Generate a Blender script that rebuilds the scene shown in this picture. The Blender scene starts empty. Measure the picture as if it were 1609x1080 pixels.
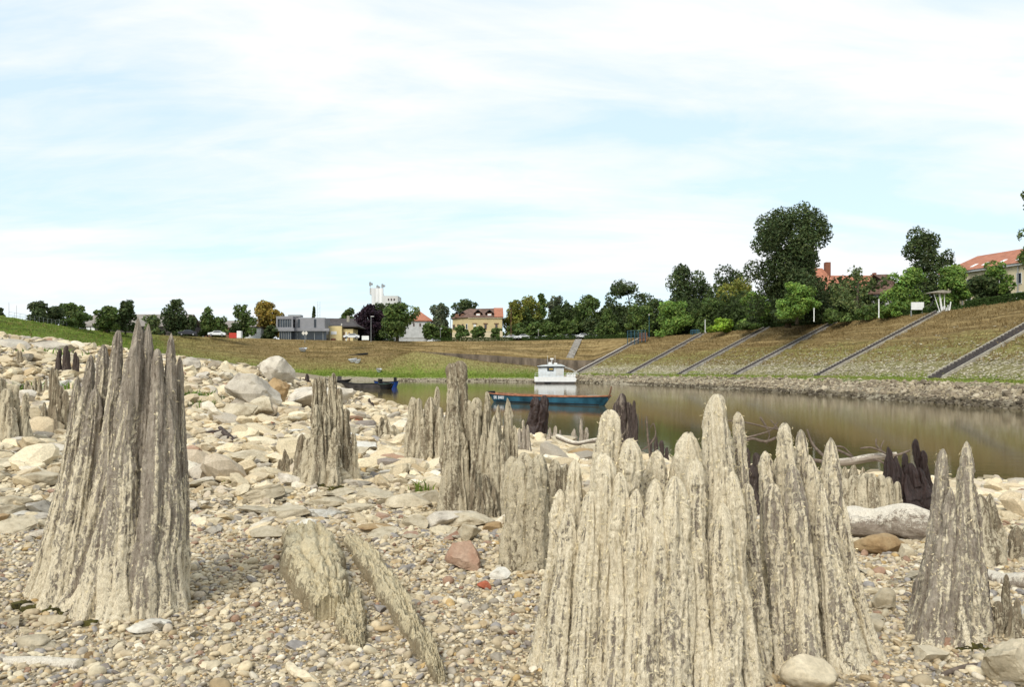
import bpy, bmesh, math, random
import numpy as np
from mathutils import Vector, Matrix
R = math.radians
scene = bpy.context.scene
COL = scene.collection
# ---------------------------------------------------------------- camera
F, CX, HY, EYE = 1300.0, 804.5, 582.0, 2.5
cd = bpy.data.cameras.new("camera"); cam = bpy.data.objects.new("camera", cd); COL.objects.link(cam)
cam.location = (0, 0, EYE); cam.rotation_euler = (R(90), 0, 0)
cd.sensor_width = 36; cd.lens = 36*F/1609; cd.shift_y = (HY-540)/1609
cd.clip_start = 0.05; cd.clip_end = 6000
scene.camera = cam
# ---------------------------------------------------------------- sky and sun
SUN_EL, SUN_AZ = 43, 205          # azimuth measured clockwise from +Y (behind the camera, to its left)
w = bpy.data.worlds.new("World"); scene.world = w; w.use_nodes = True
nt = w.node_tree; nt.nodes.clear()
def N(t, kind, **kw):
    n = t.nodes.new(kind)
    for k, v in kw.items():
        if k.startswith('_'): n.inputs[k[1:].replace('_', ' ')].default_value = v
        else: setattr(n, k, v)
    return n
out = N(nt, 'ShaderNodeOutputWorld')
sky = N(nt, 'ShaderNodeTexSky', sky_type='NISHITA', sun_disc=False, sun_elevation=R(SUN_EL), sun_rotation=R(SUN_AZ), altitude=100, air_density=1.0, dust_density=1.2, ozone_density=1.6)
bg1 = N(nt, 'ShaderNodeBackground', _Strength=1.0)
bg2 = N(nt, 'ShaderNodeBackground', _Color=(0.96, 0.98, 1.0, 1), _Strength=0.53)
tc = N(nt, 'ShaderNodeTexCoord'); sep = N(nt, 'ShaderNodeSeparateXYZ')
ad = N(nt, 'ShaderNodeMath', operation='ADD'); ad.inputs[1].default_value = 0.22
dx = N(nt, 'ShaderNodeMath', operation='DIVIDE'); dy = N(nt, 'ShaderNodeMath', operation='DIVIDE')
cmb = N(nt, 'ShaderNodeCombineXYZ')
L = nt.links.new
L(tc.outputs['Generated'], sep.inputs[0]); L(sep.outputs['Z'], ad.inputs[0])
L(sep.outputs['X'], dx.inputs[0]); L(ad.outputs[0], dx.inputs[1]); L(sep.outputs['Y'], dy.inputs[0]); L(ad.outputs[0], dy.inputs[1])
L(dx.outputs[0], cmb.inputs[0]); L(dy.outputs[0], cmb.inputs[1])
mp = N(nt, 'ShaderNodeMapping'); mp.inputs['Scale'].default_value = (0.6, 1.5, 1); mp.inputs['Rotation'].default_value = (0, 0, R(6)); mp.inputs['Location'].default_value = (1.9, 7.7, 0)
L(cmb.outputs[0], mp.inputs[0])
n1 = N(nt, 'ShaderNodeTexNoise', _Scale=1.2, _Detail=9.0, _Roughness=0.56, _Distortion=0.5)
n2 = N(nt, 'ShaderNodeTexNoise', _Scale=3.4, _Detail=8.0, _Roughness=0.62, _Distortion=0.8)
L(mp.outputs[0], n1.inputs['Vector']); L(mp.outputs[0], n2.inputs['Vector'])
mx = N(nt, 'ShaderNodeMath', operation='MULTIPLY_ADD'); mx.inputs[1].default_value = 0.35
L(n2.outputs[0], mx.inputs[0]); L(n1.outputs[0], mx.inputs[2])
rp = N(nt, 'ShaderNodeValToRGB'); rp.color_ramp.elements[0].position = 0.54; rp.color_ramp.elements[0].color = (0.22, 0.22, 0.22, 1)
rp.color_ramp.elements[1].position = 0.77; rp.color_ramp.elements[1].color = (1, 1, 1, 1)
L(mx.outputs[0], rp.inputs[0])
ms = N(nt, 'ShaderNodeMixShader')
tn = N(nt, 'ShaderNodeVectorMath', operation='MULTIPLY'); tn.inputs[1].default_value = (0.11, 0.125, 0.125); L(sky.outputs[0], tn.inputs[0])
mk_ = N(nt, 'ShaderNodeMix', data_type='RGBA'); mk_.inputs[0].default_value = 0.72; mk_.inputs[7].default_value = (0.35, 0.455, 0.515, 1); L(tn.outputs[0], mk_.inputs[6]); L(mk_.outputs[2], bg1.inputs['Color']); L(rp.outputs[0], ms.inputs[0]); L(bg1.outputs[0], ms.inputs[1]); L(bg2.outputs[0], ms.inputs[2]); L(ms.outputs[0], out.inputs[0])
sl = bpy.data.lights.new("sun", 'SUN'); sl.energy = 1.5; sl.angle = R(28); sl.color = (1, 0.95, 0.86)
so = bpy.data.objects.new("sun", sl); COL.objects.link(so)
az, el = R(SUN_AZ), R(SUN_EL)
sd = Vector((math.sin(az)*math.cos(el), math.cos(az)*math.cos(el), math.sin(el)))
so.rotation_euler = sd.to_track_quat('Z', 'Y').to_euler()
scene.view_settings.view_transform = 'Standard'; scene.view_settings.look = 'None'
scene.view_settings.exposure = 1.0; scene.view_settings.gamma = 1; scene.view_settings.use_curve_mapping = False

rng = np.random.default_rng(7); rnd = random.Random(11)
# ---------------------------------------------------------------- numeric helpers
def h3(ix, iy, iz, seed):
    n = (ix*374761393 + iy*668265263 + iz*2147483647 + seed*1274126177) & 0xFFFFFFFF
    n = ((n ^ (n >> 13))*1274126177) & 0xFFFFFFFF
    n = n ^ (n >> 16)
    return (n & 0xFFFF)/65535.0
def vnoise(x, y, z, seed=0):
    xi = np.floor(x).astype(np.int64); yi = np.floor(y).astype(np.int64); zi = np.floor(z).astype(np.int64)
    xf = x-xi; yf = y-yi; zf = z-zi
    u = xf*xf*(3-2*xf); v = yf*yf*(3-2*yf); q = zf*zf*(3-2*zf)
    r = 0
    for a in (0, 1):
        for b in (0, 1):
            for c in (0, 1):
                r = r + h3(xi+a, yi+b, zi+c, seed)*(u if a else 1-u)*(v if b else 1-v)*(q if c else 1-q)
    return r*2-1
def fbm(x, y, z, o=4, seed=0, g=0.5):
    r = 0; a = 1; f = 1
    for i in range(o):
        r = r + a*vnoise(x*f, y*f, z*f, seed+i*17); a *= g; f *= 2.03
    return r
def PX(px, Y): return (px-CX)/F*Y
def PZ(py, Y): return EYE+(HY-py)/F*Y
def P(px, py, Y): return (PX(px, Y), Y, PZ(py, Y))
# ---------------------------------------------------------------- object helpers
def tag(o, label=None, cat=None, group=None, kind=None):
    if label: o['label'] = label
    if cat: o['category'] = cat
    if group: o['group'] = group
    if kind: o['kind'] = kind
    return o
def emp(name, loc, label, cat, group=None, rz=0):
    o = bpy.data.objects.new(name, None); COL.objects.link(o); o.location = loc; o.rotation_euler = (0, 0, rz)
    o.empty_display_size = 0.1
    return tag(o, label, cat, group)
def link(name, me, parent=None, mat=None):
    o = bpy.data.objects.new(name, me); COL.objects.link(o)
    if parent: o.parent = parent
    if mat: me.materials.append(mat)
    return o
def mesh_np(name, V, Fa, smooth=True, cols=None, attrs=None):
    """V (n,3); Fa (m,k) faces of one size or list of such arrays"""
    me = bpy.data.meshes.new(name); V = np.asarray(V, dtype=np.float32)
    if not isinstance(Fa, list): Fa = [Fa]
    me.vertices.add(len(V)); me.vertices.foreach_set('co', V.ravel())
    li = np.concatenate([np.asarray(f).ravel() for f in Fa]).astype(np.int32)
    tot = np.concatenate([np.full(len(f), np.asarray(f).shape[1]) for f in Fa]).astype(np.int32)
    st = np.concatenate([[0], np.cumsum(tot)[:-1]]).astype(np.int32)
    me.loops.add(len(li)); me.loops.foreach_set('vertex_index', li)
    me.polygons.add(len(tot)); me.polygons.foreach_set('loop_start', st); me.polygons.foreach_set('loop_total', tot)
    me.polygons.foreach_set('use_smooth', np.full(len(tot), smooth, dtype=bool))
    if cols is not None:
        a = me.color_attributes.new('Col', 'FLOAT_COLOR', 'POINT')
        c = np.ones((len(V), 4), dtype=np.float32); c[:, :3] = cols; a.data.foreach_set('color', c.ravel())
    for k, v in (attrs or {}).items():
        a = me.attributes.new(k, 'FLOAT', 'POINT'); a.data.foreach_set('value', np.asarray(v, dtype=np.float32))
    me.update(calc_edges=True); me.validate()
    return me
class MB:
    def __init__(s): s.v = []; s.f = []
    def add(s, vs, fs):
        b = len(s.v); s.v += [tuple(v) for v in vs]; s.f += [tuple(b+i for i in f) for f in fs]; return s
    def box(s, x0, x1, y0, y1, z0, z1):
        return s.add([(x0,y0,z0),(x1,y0,z0),(x1,y1,z0),(x0,y1,z0),(x0,y0,z1),(x1,y0,z1),(x1,y1,z1),(x0,y1,z1)],
                     [(0,3,2,1),(4,5,6,7),(0,1,5,4),(1,2,6,5),(2,3,7,6),(3,0,4,7)])
    def cyl(s, p0, p1, r0, r1=None, n=8):
        r1 = r0 if r1 is None else r1
        p0 = Vector(p0); p1 = Vector(p1); d = (p1-p0).normalized(); a = d.orthogonal().normalized(); b = d.cross(a)
        vs = [p0+a*math.cos(t)*r0+b*math.sin(t)*r0 for t in [2*math.pi*i/n for i in range(n)]]
        vs += [p1+a*math.cos(t)*r1+b*math.sin(t)*r1 for t in [2*math.pi*i/n for i in range(n)]]
        return s.add(vs, [(i, (i+1) % n, n+(i+1) % n, n+i) for i in range(n)]+[tuple(range(n))[::-1], tuple(range(n, 2*n))])
    def tube(s, pts, rs, n=8):
        pts = [Vector(p) for p in pts]; vs = []; prev = None
        for i, p in enumerate(pts):
            d = (pts[min(i+1, len(pts)-1)]-pts[max(i-1, 0)]).normalized()
            a = (prev-d*prev.dot(d)).normalized() if prev is not None else d.orthogonal().normalized()
            prev = a; b = d.cross(a)
            vs += [p+a*math.cos(t)*rs[i]+b*math.sin(t)*rs[i] for t in [2*math.pi*k/n for k in range(n)]]
        m = len(pts)
        fs = [(i*n+k, i*n+(k+1) % n, (i+1)*n+(k+1) % n, (i+1)*n+k) for i in range(m-1) for k in range(n)]
        return s.add(vs, fs+[tuple(range(n))[::-1], tuple(range((m-1)*n, m*n))])
    def prism(s, poly, axis, a, b):
        """poly: 2d outline; extruded between a and b on the axis"""
        def q(u, v, t): return {'x': (t, u, v), 'y': (u, t, v), 'z': (u, v, t)}[axis]
        n = len(poly)
        return s.add([q(u, v, a) for u, v in poly]+[q(u, v, b) for u, v in poly],
                     [(i, (i+1) % n, n+(i+1) % n, n+i) for i in range(n)]+[tuple(range(n))[::-1], tuple(range(n, 2*n))])
    def build(s, name, mat, parent=None, smooth=False, bevel=0):
        me = bpy.data.meshes.new(name); me.from_pydata(s.v, [], s.f); me.update()
        bm = bmesh.new(); bm.from_mesh(me); bmesh.ops.recalc_face_normals(bm, faces=bm.faces)
        if bevel: bmesh.ops.bevel(bm, geom=list(bm.edges), offset=bevel, segments=2, affect='EDGES', profile=0.5)
        bm.to_mesh(me); bm.free()
        if smooth:
            for p in me.polygons: p.use_smooth = True
        return link(name, me, parent, mat)
def copy_tree(o, parent=None):
    c = o.copy(); COL.objects.link(c); c.parent = parent
    for ch in list(o.children): copy_tree(ch, c)
    return c
# ---------------------------------------------------------------- materials
def mat(name, col, rough=0.8, var=0.12, scale=2.0, bump=0.0, bscale=20, metal=0.0, stretch=(1, 1, 1), spec=0.3):
    m = bpy.data.materials.new(name); m.use_nodes = True; t = m.node_tree; b = t.nodes['Principled BSDF']
    b.inputs['Roughness'].default_value = rough; b.inputs['Metallic'].default_value = metal; b.inputs['Specular IOR Level'].default_value = spec
    c = N(t, 'ShaderNodeTexCoord'); mpp = N(t, 'ShaderNodeMapping'); mpp.inputs['Scale'].default_value = stretch
    t.links.new(c.outputs['Object'], mpp.inputs[0])
    n = N(t, 'ShaderNodeTexNoise', _Scale=scale, _Detail=6.0, _Roughness=0.6); t.links.new(mpp.outputs[0], n.inputs['Vector'])
    r = N(t, 'ShaderNodeValToRGB')
    r.color_ramp.elements[0].position = 0.3; r.color_ramp.elements[0].color = (*[x*(1-var*2) for x in col], 1)
    r.color_ramp.elements[1].position = 0.7; r.color_ramp.elements[1].color = (*[min(1, x*(1+var)) for x in col], 1)
    t.links.new(n.outputs[0], r.inputs[0]); t.links.new(r.outputs[0], b.inputs['Base Color'])
    if bump:
        n2 = N(t, 'ShaderNodeTexNoise', _Scale=bscale, _Detail=5.0); t.links.new(mpp.outputs[0], n2.inputs['Vector'])
        bp = N(t, 'ShaderNodeBump', _Strength=bump, _Distance=0.3/bscale); t.links.new(n2.outputs[0], bp.inputs['Height']); t.links.new(bp.outputs[0], b.inputs['Normal'])
    return m
def attr_mat(name, rough=0.85, var=0.25, scale=30, bump=0.3, bscale=60, tint=(1, 1, 1), trans=0.0, spec=0.25):
    """base colour from the mesh's own colour attribute, broken up by noise"""
    m = bpy.data.materials.new(name); m.use_nodes = True; t = m.node_tree; b = t.nodes['Principled BSDF']
    b.inputs['Roughness'].default_value = rough; b.inputs['Specular IOR Level'].default_value = spec
    a = N(t, 'ShaderNodeAttribute', attribute_name='Col'); c = N(t, 'ShaderNodeTexCoord')
    n = N(t, 'ShaderNodeTexNoise', _Scale=scale, _Detail=5.0, _Roughness=0.65); t.links.new(c.outputs['Object'], n.inputs['Vector'])
    mr = N(t, 'ShaderNodeMapRange'); mr.inputs['From Min'].default_value = 0.25; mr.inputs['From Max'].default_value = 0.75
    mr.inputs['To Min'].default_value = 1-var; mr.inputs['To Max'].default_value = 1+var
    t.links.new(n.outputs[0], mr.inputs[0])
    v = N(t, 'ShaderNodeVectorMath', operation='SCALE'); t.links.new(a.outputs['Color'], v.inputs[0]); t.links.new(mr.outputs[0], v.inputs['Scale'])
    t.links.new(v.outputs[0], b.inputs['Base Color'])
    if bump:
        n2 = N(t, 'ShaderNodeTexNoise', _Scale=bscale, _Detail=4.0); t.links.new(c.outputs['Object'], n2.inputs['Vector'])
        bp = N(t, 'ShaderNodeBump', _Strength=bump, _Distance=0.3/bscale); t.links.new(n2.outputs[0], bp.inputs['Height']); t.links.new(bp.outputs[0], b.inputs['Normal'])
    if trans:
        tr = N(t, 'ShaderNodeBsdfTranslucent'); t.links.new(v.outputs[0], tr.inputs[0])
        mxs = N(t, 'ShaderNodeMixShader', _Fac=trans); t.links.new(b.outputs[0], mxs.inputs[1]); t.links.new(tr.outputs[0], mxs.inputs[2])
        t.links.new(mxs.outputs[0], t.nodes['Material Output'].inputs[0])
    return m
def wood_mat(name, g0, g1, c0, c1, rough=0.9, bump=0.9, spec=0.1, st=(1, 1, 0.09)):
    """weathered fibrous wood under a crust of dried algae; crust amount is a mesh attribute"""
    m = bpy.data.materials.new(name); m.use_nodes = True; t = m.node_tree; b = t.nodes['Principled BSDF']; lk = t.links.new
    b.inputs['Roughness'].default_value = rough; b.inputs['Specular IOR Level'].default_value = spec
    c = N(t, 'ShaderNodeTexCoord'); at = N(t, 'ShaderNodeAttribute', attribute_name='crust')
    def noise(sc, det, st, rg=0.6, dist=0.0):
        mm = N(t, 'ShaderNodeMapping'); mm.inputs['Scale'].default_value = st; lk(c.outputs['Object'], mm.inputs[0])
        n = N(t, 'ShaderNodeTexNoise', _Scale=sc, _Detail=det, _Roughness=rg, _Distortion=dist); lk(mm.outputs[0], n.inputs['Vector']); return n.outputs[0]
    grain = noise(60, 7, st, 0.7); patch = noise(9, 8, tuple(min(1, q*5) for q in st), 0.7); speck = noise(48, 8, (1, 1, 0.7), 0.8, 1.2); fine = noise(160, 4, (1, 1, 0.5), 0.6, 1.6)
    def madd(a, k, bb):
        n = N(t, 'ShaderNodeMath', operation='MULTIPLY_ADD'); n.inputs[1].default_value = k; lk(a, n.inputs[0])
        if isinstance(bb, float): n.inputs[2].default_value = bb
        else: lk(bb, n.inputs[2])
        return n.outputs[0]
    f = madd(at.outputs['Fac'], 1.0, -3.28); f = madd(patch, 1.5, f); f = madd(grain, 0.8, f); f = madd(speck, 3.4, f)
    mr = N(t, 'ShaderNodeMapRange', interpolation_type='SMOOTHSTEP'); mr.inputs['From Min'].default_value = 0.26; mr.inputs['From Max'].default_value = 0.50; lk(f, mr.inputs[0])
    def ramp(src, a, bb, p0=0.3, p1=0.7):
        r = N(t, 'ShaderNodeValToRGB'); r.color_ramp.elements[0].position = p0; r.color_ramp.elements[1].position = p1
        r.color_ramp.elements[0].color = (*a, 1); r.color_ramp.elements[1].color = (*bb, 1); lk(src, r.inputs[0]); return r.outputs[0]
    mix = N(t, 'ShaderNodeMix', data_type='RGBA'); lk(mr.outputs[0], mix.inputs[0]); lk(ramp(madd(grain, .55, madd(fine, .3, madd(patch, .15, 0.0))), g0, g1, .36, .62), mix.inputs[6]); lk(ramp(fine, c0, c1, 0.32, 0.6), mix.inputs[7])
    lk(mix.outputs[2], b.inputs['Base Color'])
    h = madd(grain, 1.0, 0.0); h = madd(speck, 0.9, h); h = madd(fine, 0.45, h); h = madd(mr.outputs[0], 0.25, h)
    bp = N(t, 'ShaderNodeBump', _Strength=bump, _Distance=0.012); lk(h, bp.inputs['Height']); lk(bp.outputs[0], b.inputs['Normal'])
    return m
CREAM0, CREAM1 = (0.53, 0.445, 0.29), (0.93, 0.83, 0.63)
M = {}
M['stump'] = wood_mat('weathered_wood', (0.125, 0.095, 0.072), (0.58, 0.505, 0.405), CREAM0, CREAM1)
M['stump_tan'] = wood_mat('tan_wood', (0.12, 0.09, 0.06), (0.42, 0.345, 0.235), (0.37, 0.31, 0.205), (0.68, 0.595, 0.43))
M['stump_dark'] = wood_mat('dark_wood', (0.03, 0.022, 0.018), (0.13, 0.10, 0.088), (0.16, 0.125, 0.10), (0.30, 0.25, 0.2))
M['stump_wet'] = wood_mat('wet_wood', (0.008, 0.004, 0.003), (0.05, 0.024, 0.018), (0.09, 0.06, 0.05), (0.2, 0.15, 0.12), rough=0.45, spec=0.5)
M['drift'] = wood_mat('driftwood', (0.16, 0.12, 0.09), (0.42, 0.36, 0.29), (0.5, 0.44, 0.34), (0.76, 0.70, 0.59), bump=0.7, st=(0.08, 1, 1))
M['timber'] = wood_mat('broken_timber', (0.22, 0.17, 0.10), (0.46, 0.38, 0.25), (0.5, .41, .25), (0.82, 0.72, 0.49), st=(0.5, 0.12, 1))
M['twig'] = mat('twig_bark', (0.17, 0.13, 0.10), 0.9, 0.3, 20)
M['fuzz'] = attr_mat('dried_algae', 0.95, 0.15, 20, 0, spec=0.05)
M['crack'] = mat('broken_plank', (0.55, 0.47, 0.30), 0.95, 0.2, 14, 0.9, 90)
M['stonecol'] = attr_mat('pebble_stone', 0.9, 0.3, 60, 0.35, 160, spec=0.12)
M['moss'] = mat('moss', (0.075, 0.065, 0.015), 1.0, 0.5, 30, 0.9, 70)
M['leaf'] = attr_mat('leaves', 0.65, 0.2, 3, 0, trans=0.25)
M['grassblade'] = attr_mat('grass_blades', 0.8, 0.15, 4, 0, trans=0.2)
M['bark'] = mat('bark', (0.09, 0.07, 0.05), 0.95, 0.3, 6, 0.6, 20, stretch=(1, 1, 0.2))
M['concrete'] = mat('concrete', (0.33, 0.31, 0.28), 0.9, 0.25, 1.5, 0.3, 12)
M['stairstone'] = mat('stair_stone', (0.105, 0.09, 0.085), 0.9, 0.25, 2.5, 0.3, 12)
M['kerb'] = mat('kerb_stone', (0.36, 0.33, 0.27), 0.9, 0.2, 3)
M['white'] = mat('white_paint', (0.78, 0.78, 0.76), 0.6, 0.06, 1.5)
M['plaster'] = mat('pale_plaster', (0.66, 0.62, 0.55), 0.9, 0.08, 0.6)
M['greyplaster'] = mat('grey_plaster', (0.5, 0.5, 0.49), 0.9, 0.12, 0.7)
M['cream_wall'] = mat('cream_wall', (0.62, 0.53, 0.36), 0.9, 0.08, 0.6)
M['yellow_wall'] = mat('yellow_wall', (0.55, 0.44, 0.235), 0.9, 0.08, 0.6)
M['yellow2'] = mat('bright_yellow_wall', (0.68, 0.55, 0.28), 0.85, 0.06, 0.6)
M['redtile'] = mat('orange_roof_tiles', (0.40, 0.165, 0.10), 0.85, 0.15, 1.2, 0.5, 5)
M['browntile'] = mat('brown_roof_tiles', (0.17, 0.105, 0.08), 0.9, 0.3, 1.0, 0.5, 5)
M['darkroof'] = mat('dark_roof', (0.075, 0.065, 0.062), 0.9, 0.25, 0.5, 0.3, 4)
M['greenroof'] = mat('green_roof', (0.035, 0.062, 0.05), 0.8, 0.15, 0.5)
M['greyroof'] = mat('grey_sheet_roof', (0.27, 0.24, 0.21), 0.9, 0.15, 0.3)
M['glass'] = mat('dark_glass', (0.03, 0.04, 0.055), 0.12, 0.3, 0.5, spec=0.6)
M['frame'] = mat('window_frame', (0.6, 0.6, 0.58), 0.6, 0.05)
M['brownframe'] = mat('brown_frame', (0.2, 0.1, 0.06), 0.7, 0.1)
M['greyclad'] = mat('grey_cladding', (0.25, 0.25, 0.265), 0.6, 0.08, 0.8)
M['brick'] = mat('brown_panel', (0.22, 0.085, 0.05), 0.8, 0.12, 1)
M['silo'] = mat('silo_concrete', (0.60, 0.60, 0.58), 0.9, 0.1, 0.15, stretch=(1, 1, 0.2))
M['steel'] = mat('grey_steel', (0.3, 0.31, 0.31), 0.5, 0.1, metal=0.3)
M['bluesteel'] = mat('blue_steel', (0.03, 0.085, 0.12), 0.5, 0.1)
M['tyre'] = mat('tyre_rubber', (0.02, 0.02, 0.02), 0.9, 0.1)
M['rim'] = mat('wheel_rim', (0.4, 0.4, 0.4), 0.4, 0.1, metal=0.6)
M['teal'] = mat('teal_boat_paint', (0.03, 0.12, 0.18), 0.55, 0.35, 0.9, 0.1, 8)
M['rust'] = mat('rusty_gunwale', (0.36, 0.15, 0.075), 0.8, 0.3, 3)
M['bluepaint'] = mat('blue_boat_paint', (0.015, 0.07, 0.32), 0.45, 0.15, 2)
M['black'] = mat('black_paint', (0.012, 0.012, 0.013), 0.5, 0.2, 2)
M['greyhull'] = mat('grey_hull', (0.085, 0.075, 0.07), 0.6, 0.35, 1.2)
M['red'] = mat('red_paint', (0.5, 0.05, 0.03), 0.5, 0.1)
M['yellowsign'] = mat('yellow_sign', (0.75, 0.55, 0.03), 0.5, 0.05)
M['alu'] = mat('boat_white', (0.66, 0.7, 0.72), 0.45, 0.08, 2)
M['letter'] = mat('white_lettering', (0.75, 0.78, 0.8), 0.6, 0.02)
M['amber'] = mat('amber_lettering', (0.6, 0.42, 0.1), 0.6, 0.02)
# ---------------------------------------------------------------- the near beach as a height field
CP = [(-600,1,-.9),(0,1,-.9),(800,1,-.9),(1600,1,-.9),(2200,1,-.9),(0,2.3,-.89),(800,2.3,-.9),(1600,2.3,-.9),
 (50,3.1,-.894),(50,7.5,-.84),(50,12,-.51),(50,16,-.06),(50,24,.78),(50,60,1.4),
 (-300,3,-.85),(-300,8,-.6),(-300,16,.4),(-300,24,1.3),(-300,60,2.2),
 (300,3,-.9),(300,6.7,-.9),(300,10,-.82),(300,16,-.45),(300,28,.2),(300,60,.65),(300,120,1.6),
 (450,28,-.28),(450,60,-.4),(450,100,-.5),(450,150,-.35),(560,5.5,-.92),(560,9,-.95),(560,17,-1.0),(560,25,-1.12),(560,40,-1.6),(560,56,-2.05),(560,81,-2.45),(560,100,-2.7),
 (520,108,-2.0),(500,150,-1.5),(500,190,-1.3),(545,150,-2.4),(545,190,-2.45),(480,80,-.9),
 (700,12,-1.1),(700,25,-1.5),(700,36,-2.2),(700,45,-2.7),(700,60,-3.5),(620,56,-2.5),(650,70,-3.3),
 (830,2.4,-.9),(830,4.8,-.915),(830,7.5,-1.02),(830,12,-1.3),(830,20,-1.85),(830,30,-2.5),(830,40,-3.5),(830,60,-4),
 (1150,2.4,-.9),(1150,4.3,-.96),(1150,9.5,-1.45),(1150,15,-1.95),(1150,21,-2.5),(1150,30,-3.5),(1150,60,-4.2),
 (1400,4.3,-.95),(1400,9,-1.42),(1400,14,-2.0),(1400,18.5,-2.5),(1400,26,-3.5),(1400,60,-4.3),
 (1580,2.6,-.9),(1580,3.9,-.93),(1580,8.5,-1.4),(1580,13,-1.95),(1580,17.8,-2.5),(1580,25,-3.5),
 (1900,3,-.9),(1900,9,-1.5),(1900,15,-2.3),(1900,19,-3),(900,120,-4.5),(900,200,-4.5),(1300,120,-4.5),
 (620,100,-3.6),(620,150,-3.4),(620,190,-3.2),(270,178,2.0),(140,150,2.6),(0,112,3.1),(0,145,3.0),(270,220,2.2),(450,220,0),(-300,110,3.2)]
CP = np.array(CP, dtype=float)
def _uv(x, y):
    yy = np.maximum(y, 0.6)+3
    return np.clip(x/yy, -1.15, 1.15)*1.6, np.log(yy)
_cu, _cv = _uv((CP[:, 0]-CX)/F*CP[:, 1], CP[:, 1])
def _k(r2): return 0.5*r2*np.log(r2+1e-12)
_n = len(CP); _A = np.zeros((_n+3, _n+3))
_A[:_n, :_n] = _k((_cu[:, None]-_cu)**2+(_cv[:, None]-_cv)**2)+np.eye(_n)*0.002
_Pm = np.stack([np.ones(_n), _cu, _cv], 1); _A[:_n, _n:] = _Pm; _A[_n:, :_n] = _Pm.T
_w = np.linalg.solve(_A, np.concatenate([CP[:, 2], np.zeros(3)]))
def G(x, y):
    x = np.asarray(x, float); y = np.asarray(y, float); sh = x.shape; x = x.ravel(); y = y.ravel()
    u, v = _uv(x, y); o = np.zeros(len(x))
    for i in range(0, len(x), 40000):
        s = slice(i, i+40000)
        o[s] = _k((u[s, None]-_cu)**2+(v[s, None]-_cv)**2)@_w[:_n]+_w[_n]+u[s]*_w[_n+1]+v[s]*_w[_n+2]
    amp = np.clip((y-4)/25, 0.02, 1)
    o += 0.012*fbm(x*3, y*3, x*0, 3, 5)+amp*0.09*fbm(x*.35, y*.35, x*0, 3, 9)
    return (o+EYE).reshape(sh)
def march(px, py, y0=1.6, y1=170):
    ys = np.exp(np.linspace(math.log(y0), math.log(y1), 700))
    z = PZ(py, ys); g = G(PX(px, ys), ys); k = np.argmax(z <= g)
    if z[k] > g[k]: k = len(ys)-1
    return float(ys[k])
TS = 620
tx_ = np.linspace(-1, 0.835, TS); ty_ = np.linspace(-0.66, 1, TS); KW = 5.6
gx = 112*np.sinh(KW*tx_)/math.sinh(KW); gy = 3.0+232*np.sinh(KW*ty_)/math.sinh(KW)
X, Yg = np.meshgrid(gx, gy); Z = G(X, Yg)
V = np.stack([X.ravel(), Yg.ravel(), Z.ravel()], 1)
ii = np.arange((TS-1)*TS).reshape(TS-1, TS)[:, :-1].ravel()
me = mesh_np('beach', V, np.stack([ii, ii+1, ii+TS+1, ii+TS], 1))
m = bpy.data.materials.new('beach_gravel'); m.use_nodes = True; t = m.node_tree; b = t.nodes['Principled BSDF']; b.inputs['Roughness'].default_value = 0.9; b.inputs['Specular IOR Level'].default_value = 0.2
c = N(t, 'ShaderNodeTexCoord'); vo = N(t, 'ShaderNodeTexVoronoi', _Scale=30.0, _Randomness=1.0); nz = N(t, 'ShaderNodeTexNoise', _Scale=0.5, _Detail=6.0); nf = N(t, 'ShaderNodeTexNoise', _Scale=6.0, _Detail=8.0, _Roughness=0.7)
for n in (vo, nz, nf): t.links.new(c.outputs['Object'], n.inputs['Vector'])
r1 = N(t, 'ShaderNodeValToRGB'); e = r1.color_ramp.elements; e[0].color = (0.17, 0.135, 0.09, 1); e[0].position = 0.0; e[1].color = (0.45, 0.38, 0.26, 1); e[1].position = 1.0
x = e.new(0.4); x.color = (0.34, 0.28, 0.185, 1); x = e.new(0.7); x.color = (0.33, 0.29, 0.23, 1)
t.links.new(vo.outputs['Color'], r1.inputs[0])
r2 = N(t, 'ShaderNodeValToRGB'); e = r2.color_ramp.elements; e[0].position = 0.3; e[0].color = (0.62, 0.60, 0.56, 1); e[1].position = 0.7; e[1].color = (1.05, 1.02, 0.95, 1)
t.links.new(nf.outputs[0], r2.inputs[0])
mu = N(t, 'ShaderNodeMix', data_type='RGBA', blend_type='MULTIPLY'); mu.inputs[0].default_value = 1; t.links.new(r1.outputs[0], mu.inputs[6]); t.links.new(r2.outputs[0], mu.inputs[7]); gp = N(t, 'ShaderNodeSeparateXYZ'); t.links.new(c.outputs['Object'], gp.inputs[0]); wt_ = N(t, 'ShaderNodeMapRange', interpolation_type='SMOOTHSTEP'); wt_.inputs['From Min'].default_value = .05; wt_.inputs['From Max'].default_value = .30; wt_.inputs['To Min'].default_value = .38; wt_.inputs['To Max'].default_value = 1; t.links.new(gp.outputs['Z'], wt_.inputs[0])
vs_ = N(t, 'ShaderNodeVectorMath', operation='SCALE'); t.links.new(mu.outputs[2], vs_.inputs[0]); t.links.new(wt_.outputs[0], vs_.inputs['Scale']); t.links.new(vs_.outputs[0], b.inputs['Base Color'])
bp = N(t, 'ShaderNodeBump', _Strength=0.8, _Distance=0.02); t.links.new(vo.outputs['Distance'], bp.inputs['Height']); t.links.new(bp.outputs[0], b.inputs['Normal'])
tag(link('beach', me, None, m), kind='structure')
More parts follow.
